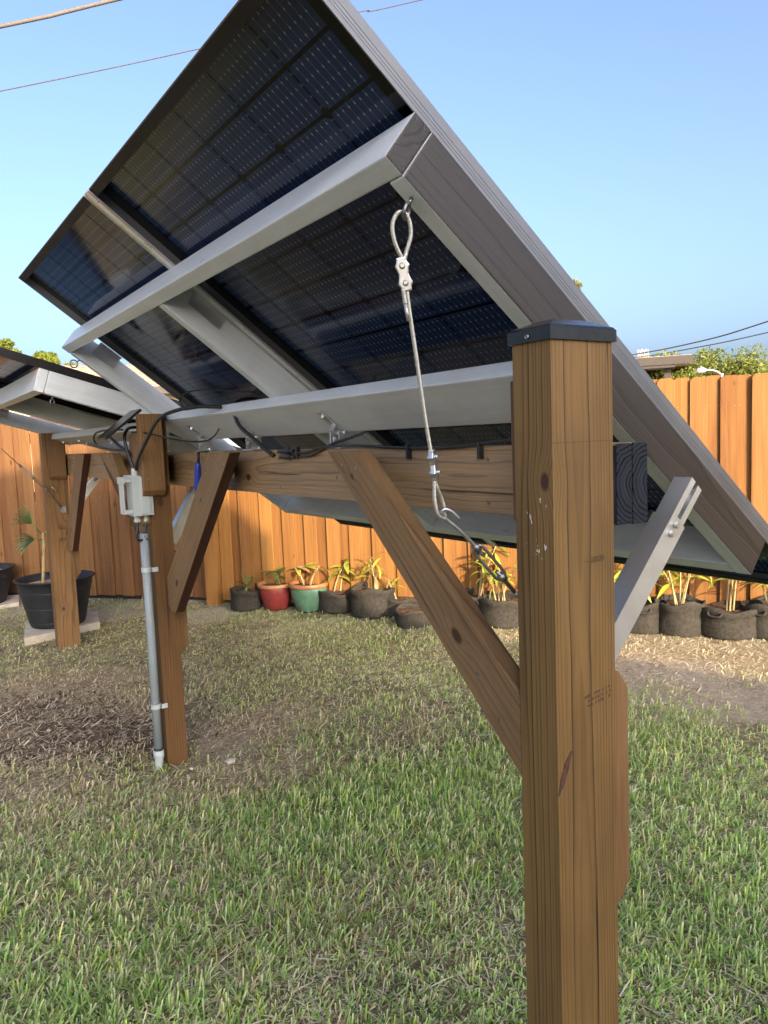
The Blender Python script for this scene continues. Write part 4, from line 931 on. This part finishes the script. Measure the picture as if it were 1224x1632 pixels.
c = glazed((1.60, 4.47), .135, .205, 'redglaze', 'red glazed pot with brown rim', 'glazed_pot')
plant('leafy_plant', c, 'drooping green leafy plant in the red pot', 2, 5, .17, .035, 'leafG', 5, None, 'stemG', .45, (.09, .15), .05, (10, 50), 0)
c = glazed((1.765, 4.24), .145, .215, 'greenglaze', 'green glazed pot with brown rim', 'glazed_pot')
plant('leafy_plant', c, 'bent plant with one bright yellow leaf in the green pot', 2, 4, .16, .042, 'leafY', 9, None, 'stem', .4, (.12, .2), .08, (-10, 60), .35)
bagspec = [((1.905, 4.04), .150, .175, 'slumped grow bag right of the green pot', .25), ((2.005, 3.715), .160, .205, 'upright sunlit grow bag left of the long brace', .0),
           ((2.165, 3.60), .13, .14, 'low half shaded grow bag touching the long brace in view', .2), ((2.05, 3.28), .12, .125, 'small shaded grow bag standing forward of the row', .1),
           ((2.46, 3.09), .14, .185, 'grow bag between the long brace and the stake', .05), ((2.50, 2.87), .16, .185, 'grow bag left of the near post with a hole in its side', .0),
           ((2.74, 2.55), .15, .18, 'grow bag hidden behind the near post', .0), ((3.035, 2.19), .155, .185, 'grow bag right of the near post behind the strut', .0), ((3.155, 1.995), .155, .205, 'tall straight grow bag, second right of the near post', .0),
           ((3.300, 1.765), .185, .185, 'broad sagging grow bag, third right of the near post', .12), ((3.47, 1.60), .16, .20, 'grow bag cut by the right edge of the picture', .0), ((3.68, 1.25), .16, .2, 'grow bag beyond the right edge of the picture', .0)]
plab = ['yellow green plant with broad fan of leaves', 'spindly yellow plant with narrow leaves', 'sparse wilted plant', None, 'plant with tall bright green shoot', 'leafy plant with dry tips beside the post', 'plant hidden behind the near post', 'bushy yellow leaved plant', 'tall plant with several pale stems', 'plant with bare thick stems and one green leaf', 'yellow plant at the picture edge', 'plant outside the picture edge']
for i, (f, r, h, lb, sl) in enumerate(bagspec):
    c = bag(f, r, h, lb, 20 + i, slump=sl)
    if plab[i]:
        st_, lv, L, W, hs = [(2, 8, .19, .04, (.18, .30)), (3, 6, .16, .022, (.16, .28)), (2, 4, .14, .02, (.08, .16)), None, (2, 8, .15, .035, (.3, .46)), (4, 6, .18, .03, (.16, .3)), (3, 6, .18, .03, (.16, .3)), (4, 7, .19, .03, (.2, .36)), (5, 6, .20, .03, (.22, .40)), (3, 4, .16, .035, (.2, .42)), (3, 6, .2, .03, (.2, .36)), (3, 6, .2, .03, (.2, .36))][i]
        plant('leafy_plant', c, plab[i] + ' in ' + ['the slumped bag', 'the upright sunlit bag', 'the low half shaded bag', '', 'the bag beside the stake', 'the bag left of the near post', 'a bag', 'the bag behind the strut', 'the tall straight bag', 'the broad sagging bag', 'the last bag', 'a bag'][i], st_, lv, L, W, 'leafY', 60 + i, GP, 'stem', .6, hs, .10, (0, 60), .18)
stk = box('garden_stake', (-.013, -.013, -.05), (.013, .013, .62), plain('brown stake', (.09, .04, .02), .7), None, .001); stk.location = (2.60, 3.22, .28); tag(stk, 'thin brown wooden stake standing in a grow bag behind the turnbuckle', 'stake')
# barrel planters
def barrel(c, r0, r1, h, label, z0=.0):
    root = empty('barrel_planter', (c[0], c[1], z0)); tag(root, label, 'planter', 'black barrel planters')
    def rr(t): return r0 + (r1 - r0) * t
    prof = [(rr(0) * .97, 0), (rr(0), .008)]
    for b0, b1 in ((.10, .16), (.40, .46), (.74, .80)):
        prof += [(rr(b0 - .03), (b0 - .03) * h), (rr(b0), b0 * h - .001), (rr(b0), b0 * h), (rr(b0) + .0025, b0 * h + .0015), (rr(b0) + .0025, b0 * h + .005), (rr(b0), b0 * h + .0065), (rr(b0), b0 * h + .0075), (rr(b0 + .05), (b0 + .05) * h)]
    prof += [(rr(.96), .96 * h), (rr(1) + .012, .972 * h), (rr(1) + .014, h), (rr(1) - .004, h), (rr(.9) - .012, .9 * h), (rr(.78) - .012, .78 * h)]
    bm = bmesh.new(); bm_lathe(bm, prof, 48); link('barrel_wall', mesh_of(bm, 'bw', True), M['barrel'], root)
    bm = bmesh.new(); bm_lathe(bm, [(.01, .87 * h), (r1 * .5, .865 * h), (rr(.85) - .012, .84 * h)], 40)
    for v in bm.verts: v.co.z += random.uniform(-.006, .006)
    link('wood_chips', mesh_of(bm, 'wc', True), M['chips'], root); return root
barrel((.115, 5.03), .185, .262, .345, 'black barrel planter on a pale slab behind the far post', .050)
barrel((-.25, 6.43), .20, .28, .30, 'black planter cut by the left edge of the picture', .03)
def slab(pts, t, label):
    bm = bmesh.new(); a = [bm.verts.new((x, y, -.02)) for x, y in pts]; c = [bm.verts.new((x, y, t)) for x, y in pts]; n = len(pts)
    bm.faces.new(a[::-1]); bm.faces.new(c)
    for i in range(n): bm.faces.new((a[i], a[(i + 1) % n], c[(i + 1) % n], c[i]))
    bmesh.ops.recalc_face_normals(bm, faces=bm.faces[:]); bevel(bm, .006, 2); o = link('concrete_slab', mesh_of(bm, 'slab'), M['stone']); tag(o, label, 'slab'); return o
slab([(-.16, 4.73), (.37, 4.87), (.44, 5.26), (-.07, 5.26)], .048, 'pale concrete slab under the barrel planter'); slab([(-.55, 6.12), (.02, 6.22), (.08, 6.62), (-.5, 6.75)], .03, 'tan slab under the planter at the left picture edge')
# small fan palm in the barrel
palm = empty('fan_palm', (.052, 5.05, .34)); tag(palm, 'small fan palm with cut leaves growing in the barrel planter', 'palm')
bm = bmesh.new(); bm_tube(bm, smooth_path([(-.02, 0, -.02), (0, 0, .15), (.012, 0, .30), (.012, 0, .38)], 5), .011, 8); link('stem', mesh_of(bm, 'ps', True), M['stem'], palm)
rd = random.Random(4)
for (bx, bz, tx, tz, n) in ((.012, .36, -.13, .54, 9), (.012, .33, -.11, .345, 8), (.012, .36, .12, .5, 7)):
    b0 = Vector((bx, 0, bz)); d = Vector((tx - bx, rd.uniform(-.05, .05), tz - bz)); L = d.length; d.normalize()
    bm = bmesh.new(); bm_tube(bm, [b0, b0 + d * L * .55], .005, 6); link('leaf_stalk', mesh_of(bm, 'ls', True), M['stemG'], palm)
    for i in range(n):
        o = link('leaf', leaf_mesh(.15, .036, .5, 'leafP'), None, palm); a = (i / (n - 1) - .5) * 1.25
        q_ = d.to_track_quat('X', 'Z') @ Quaternion((0, 1, 0), rd.uniform(-.2, .2)) @ Quaternion((0, 0, 1), a) if False else d.to_track_quat('X', 'Z') @ Quaternion((0, 1, 0), a)
        o.rotation_mode = 'QUATERNION'; o.rotation_quaternion = q_; o.location = b0 + d * L * .5
# a few pebbles and weeds
for i, (x, y, s_) in enumerate(((.215, 2.03, .022), (-.33, 2.9, .012), (.06, 2.06, .010), (-.2, 2.35, .009))):
    bm = bmesh.new(); bmesh.ops.create_icosphere(bm, subdivisions=2, radius=s_)
    for v in bm.verts: v.co *= 1 + .25 * math.sin(9 * v.co.x / s_ + i) * math.cos(7 * v.co.y / s_); v.co.z *= .6
    o = link('pebble', mesh_of(bm, 'pb', True), M['stone']); o.location = (x, y, .006)
    tag(o, ['whitish stone on the ground right of the middle post foot', 'tiny pale stone on the mulch left of the conduit', 'tiny pale stone right at the middle post foot', 'tiny pale stone in front of the mulch'][i], 'stone', 'small pale stones')

# ------------------------------------------------------------------ beyond the fence
def ray_at(d, dist, z=None): return Vector((CAM.x + d[0] * dist, CAM.y + d[1] * dist, 0))
M['leaves'] = tint_mat('tree leaves', .6, .4); M['bark'] = plain('tree bark', (.10, .075, .05), .9, bumps=(20, .6, .02), var=(6, .3))
def tree(loc, h, crown_c, rx, rz, n, leaf, cols, label, seed, group='trees beyond the fence', clumps=26):
    rg = np.random.default_rng(seed); root = empty('tree', loc); tag(root, label, 'tree', group)
    bm = bmesh.new(); bm_tube(bm, smooth_path([(0, 0, -.2), (.05 * rx, .02, h * .3), (0, .05, h * .55), (.1, 0, h * .8)], 5), [.16 * h * .12 * (1 - .8 * i / 16) + .02 for i in range(16)], 8)
    for k in range(9):
        a = k * 2.4; z0 = h * (.35 + .04 * k); L = rx * rg.uniform(.5, .9)
        bm_tube(bm, smooth_path([(0, .02, z0), (math.cos(a) * L * .5, math.sin(a) * L * .5, z0 + h * .12), (math.cos(a) * L, math.sin(a) * L, z0 + h * .18)], 3), [.05 * h * .1, .04 * h * .1, .035 * h * .1, .03 * h * .1, .02 * h * .1, .012 * h * .1, .01 * h * .1], 5)
    link('trunk', mesh_of(bm, 'trunk', True), M['bark'], root)
    cc = rg.normal(size=(clumps, 3)); cc /= np.linalg.norm(cc, axis=1)[:, None]; cc *= (rg.random((clumps, 1)) ** .45) * np.array([rx, rx, rz]) * .82
    who = rg.integers(0, clumps, n); rad = rg.uniform(.16, .34, clumps)[who] * rx
    p = rg.normal(size=(n, 3)); p /= np.linalg.norm(p, axis=1)[:, None]; p = cc[who] + p * (rg.random((n, 1)) ** .4) * rad[:, None] * np.array([1, 1, .75]); p[:, 2] += crown_c
    a = rg.normal(size=(n, 3)); a /= np.linalg.norm(a, axis=1)[:, None]; b_ = np.cross(a, rg.normal(size=(n, 3))); b_ /= np.linalg.norm(b_, axis=1)[:, None]
    s_ = leaf * rg.uniform(.5, 1.2, (n, 1)); V = np.stack([p - a * s_, p + b_ * s_ * .45, p + a * s_, p - b_ * s_ * .45], 1).reshape(-1, 3)
    me = bpy.data.meshes.new('crown'); me.from_pydata(V.tolist(), [], np.arange(n * 4).reshape(-1, 4).tolist())
    cols = np.array(cols); ci = cols[rg.integers(0, len(cols), n)] * rg.uniform(.7, 1.25, (n, 1)); C4 = np.ones((n, 4, 4)); C4[:, :, :3] = ci[:, None, :]
    ca = me.color_attributes.new('tint', 'FLOAT_COLOR', 'POINT'); ca.data.foreach_set('color', C4.reshape(-1).astype(np.float32)); link('crown', me, M['leaves'], root); return root
YG = [(.17, .21, .04), (.22, .24, .05), (.12, .165, .035), (.25, .25, .07)]
tree(ray_at((.8297, .5582), 34), 5.2, 3.35, 3.3, 1.3, 11000, .10, YG, 'wide feathery yellow green tree above the right fence', 1)
tree(ray_at((.866, .500), 38), 4.4, 2.9, 2.0, 1.2, 3500, .10, YG, 'small pale tree at the far right over the fence', 2)
tree(ray_at((.800, .600), 52), 6.2, 3.6, 3.6, 1.6, 5000, .15, YG, 'low distant tree behind the neighbouring roof at right', 3)
tree(ray_at((.135, .991), 26), 4.7, 4.1, .72, .6, 3500, .075, [(.16, .21, .03), (.21, .23, .04)], 'small round treetop at the left picture edge', 4, clumps=12)
tree(ray_at((.187, .982), 30), 4.9, 4.5, .95, .6, 4500, .085, [(.16, .21, .03), (.21, .23, .04)], 'double round treetop above the far rack', 5, clumps=14)
tree(ray_at((.225, .974), 33), 4.4, 4.35, .5, .45, 2000, .085, [(.16, .21, .03), (.21, .23, .04)], 'tiny treetop left of the hanging eye bolt', 6, clumps=8)
tree(ray_at((.7265, .687), 40), 9.8, 8.35, 1.5, 1.4, 4500, .12, [(.20, .21, .06), (.26, .25, .09)], 'thin pale treetop just showing past the panel edge', 7, clumps=12)
# neighbouring buildings
M['fascia'] = plain('grey brown fascia', (.05, .04, .036), .7, var=(4, .15)); M['wallp'] = plain('beige wall', (.50, .40, .28), .85, var=(3, .1)); M['shingle'] = plain('tan shingle roof', (.30, .23, .17), .9, bumps=(8, .5, .03), var=(6, .25)); M['wallpink'] = plain('pale stucco', (.70, .65, .58), .85, var=(3, .08)); M['darkglass'] = plain('dark window', (.03, .03, .035), .15)
def box_at(name, c, ang, a, b_, mat, parent):
    o = box(name, a, b_, mat, parent, .01); ofs = o.location.copy(); o.location = Matrix.Rotation(ang, 3, 'Z') @ ofs + Vector(c); o.rotation_euler = (0, 0, ang); return o
def frame_for(d, dist): p = ray_at(d, dist); return p, math.atan2(d[1], d[0]) - math.pi / 2   # local x to the right, y away
p, an = frame_for((.8030, .5960), 30)
hr = empty('neighbour_house', p); tag(hr, 'flat roofed neighbouring house with brown fascia and porch post over the right fence', 'house')
for nm, a, b_, mt in (('roof_slab', (-6.0, -1.2, 3.62), (1.1, 7, 3.76), 'shingle'), ('fascia', (-6.02, -1.25, 3.46), (1.15, -1.2, 3.74), 'fascia'), ('eave_board', (-6.0, -1.19, 3.36), (.55, -.2, 3.45), 'fascia'), ('wall', (-6.0, 0, -.2), (-.75, 6.5, 3.36), 'wallpink'), ('window', (-.9, -.05, 1.0), (-.45, .0, 3.36), 'fascia'), ('porch_post', (.20, -.6, -.2), (.42, -.38, 3.45), 'fascia'), ('side_wall', (-.74, 2.5, -.2), (.1, 6.4, 3.36), 'darkglass')):
    box_at(nm, (0, 0, 0), an, a, b_, M[mt], hr)
p, an = frame_for((.285, .9585), 20)
hl = empty('neighbour_house', p); tag(hl, 'tan roofed house glimpsed between the two racks', 'house')
for nm, a, b_, mt in (('wall', (-5.0, .6, -.2), (4.5, 7, 2.62), 'wallp'), ('fascia', (-5.4, -.05, 2.62), (4.9, .0, 2.80), 'fascia'), ('soffit', (-5.35, .0, 2.62), (4.85, .58, 2.66), 'fascia')): box_at(nm, (0, 0, 0), an, a, b_, M[mt], hl)
bm = bmesh.new(); P = [(-5.4, -.02, 2.602), (4.9, -.02, 2.602), (4.9, 4.0, 3.55), (-5.4, 4.0, 3.55), (-5.4, 8.0, 2.602), (4.9, 8, 2.602)]; vv = [bm.verts.new(q_) for q_ in P]
bm.faces.new((vv[0], vv[1], vv[2], vv[3])); bm.faces.new((vv[3], vv[2], vv[5], vv[4])); bm.faces.new((vv[1], vv[5], vv[2])); bm.faces.new((vv[0], vv[3], vv[4])); bm.faces.new((vv[0], vv[4], vv[5], vv[1]))
o = link('roof', mesh_of(bm, 'roof'), M['shingle'], hl); o.rotation_euler = (0, 0, an); o.location = (0, 0, .2)
for k in range(9):     # shingle courses on the visible slope
    t = k / 9; o = box_at('shingle_course', (0, 0, .2), an, (-5.4, -.02 + 4.02 * t, 2.604 + .948 * t), (4.9, .10 + 4.02 * t, 2.632 + .948 * t), M['shingle'], hl)
# street lamp, phone mast
p, an = frame_for((.8395, .5433), 28); lampo = empty('street_lamp', p + Vector((0, 0, .42))); lampo.scale = (.62, .62, .7); tag(lampo, 'white curved street lamp above the right fence', 'street lamp')
M['lampw'] = plain('white lamp metal', (.36, .36, .36), .5)
def lp(nm, pts, r, seg=8):
    o = tube(nm, pts, r, M['lampw'], lampo, seg, 6); o.rotation_euler = (0, 0, an); return o
lp('pole', [(.32, 0, -.8), (.32, 0, 3.3), (.30, 0, 3.52)], .07); lp('arm', [(.32, 0, 3.30), (.30, 0, 3.55), (.1, 0, 3.75), (-.25, 0, 3.86), (-.55, 0, 3.86)], .045)
bm = bmesh.new(); bm_tube(bm, [(-.45, 0, 3.87), (-.60, 0, 3.88), (-.85, 0, 3.86), (-1.0, 0, 3.82)], [.06, .13, .14, .05], 10); bm_tube(bm, [(-.72, 0, 3.95), (-.72, 0, 4.08)], .04, 6); o = link('lamp_head', mesh_of(bm, 'lh', True), M['lampw'], lampo); o.rotation_euler = (0, 0, an)
p, an = frame_for((.7925, .6098), 75); mast = empty('phone_mast', p); tag(mast, 'distant white phone mast with a ring of antennas', 'mast')
def mp(nm, bm): o = link(nm, mesh_of(bm, nm, False), M['lampw'], mast); o.rotation_euler = (0, 0, an)
bm = bmesh.new(); bm_tube(bm, [(0, 0, 0), (0, 0, 8.3)], .12, 8); mp('pole', bm); bm = bmesh.new(); bm_tube(bm, [(-.42, 0, 7.75), (.42, 0, 7.75)], .06, 6); bm_tube(bm, [(-.42, 0, 8.2), (.42, 0, 8.2)], .06, 6); mp('platform', bm)
for k in range(6): bm = bmesh.new(); x = -.42 + .17 * k; bm_box(bm, (x - .05, -.12 - .1 * (k % 2), 7.7), (x + .05, .05, 8.45 - .1 * (k % 2))); mp('antenna', bm)
# overhead wires
def wire(pts, r, label, mat, sub_=8): o = tube('overhead_wire', pts, r, mat, None, 6, sub_); tag(o, label, 'wire', 'overhead wires'); return o
WM = plain('weathered wire', (.12, .105, .10), .8); WR = plain('brown thin wire', (.07, .045, .035), .8)
wire([(-3.48, 11.55, 5.23), (0.77, 9.46, 6.31), (2.00, 8.93, 6.69), (7.27, 6.61, 8.36)], .023, 'thick twisted overhead cable across the top left corner', WM)
wire([(-4.32, 15.14, 5.49), (1.15, 12.27, 6.73), (3.85, 10.93, 7.41), (6.14, 9.97, 8.09), (7.21, 9.54, 8.38), (15.08, 5.30, 10.49)], .0075, 'thin overhead wire passing behind the near solar rack', WR)
wire([(25.47, 27.84, 4.42), (27.17, 21.91, 4.50), (26.59, 17.48, 4.61), (25.82, 14.41, 4.87), (25.18, 8.91, 5.67)], .027, 'upper overhead cable above the right hand trees', WM)
wire([(25.48, 27.84, 4.48), (27.40, 21.75, 4.40), (26.57, 17.47, 4.39), (25.79, 14.39, 4.48), (25.11, 8.86, 4.86)], .021, 'lower overhead cable above the right hand trees', WM)

# ------------------------------------------------------------------ the house behind the camera that shades the yard
NP = Vector((.98, -.2, 0)); NA = Vector((-.2, -.98, 0))
def PA(p, a, z): v = NP * p + NA * a; return Vector((v.x, v.y, z))
own = empty('shading_house', PA(-3, 9, 0)); tag(own, 'house with stepped gable roof behind the viewer, shading the yard', 'house')
def profile(name, pts, a0, a1, mat):
    bm = bmesh.new(); A = [bm.verts.new(PA(p, a0, z)) for p, z in pts]; B = [bm.verts.new(PA(p, a1, z)) for p, z in pts]; n = len(pts)
    bm.faces.new(A); bm.faces.new(B[::-1])
    for i in range(n): bm.faces.new((A[i], B[i], B[(i + 1) % n], A[(i + 1) % n]))
    bmesh.ops.recalc_face_normals(bm, faces=bm.faces[:]); sub(link(name, mesh_of(bm, name), mat), own)
profile('lower_wall', [(2.45, -.3), (2.45, 2.30), (1.33, 3.05), (.46, 3.9), (-2.3, 3.9), (-2.3, -.3)], 6.55, 13, M['wallpink'])
profile('lower_roof', [(3.3, 2.03), (2.525, 2.42), (1.33, 3.13), (.70, 3.69), (.45, 3.99), (.45, 3.90), (1.33, 3.05), (3.3, 1.95)], 6.5, 13.2, M['shingle'])
profile('upper_wall', [(.44, 3.85), (.44, 4.12), (-.05, 4.95), (-2.3, 4.95), (-2.3, 3.85)], 6.56, 13, M['wallpink'])
profile('upper_roof', [(.69, 3.93), (.69, 3.97), (.396, 4.35), (-.06, 5.04), (-2.4, 5.04), (-2.4, 4.96), (-.06, 4.96), (.45, 4.08)], 6.5, 13.2, M['shingle'])
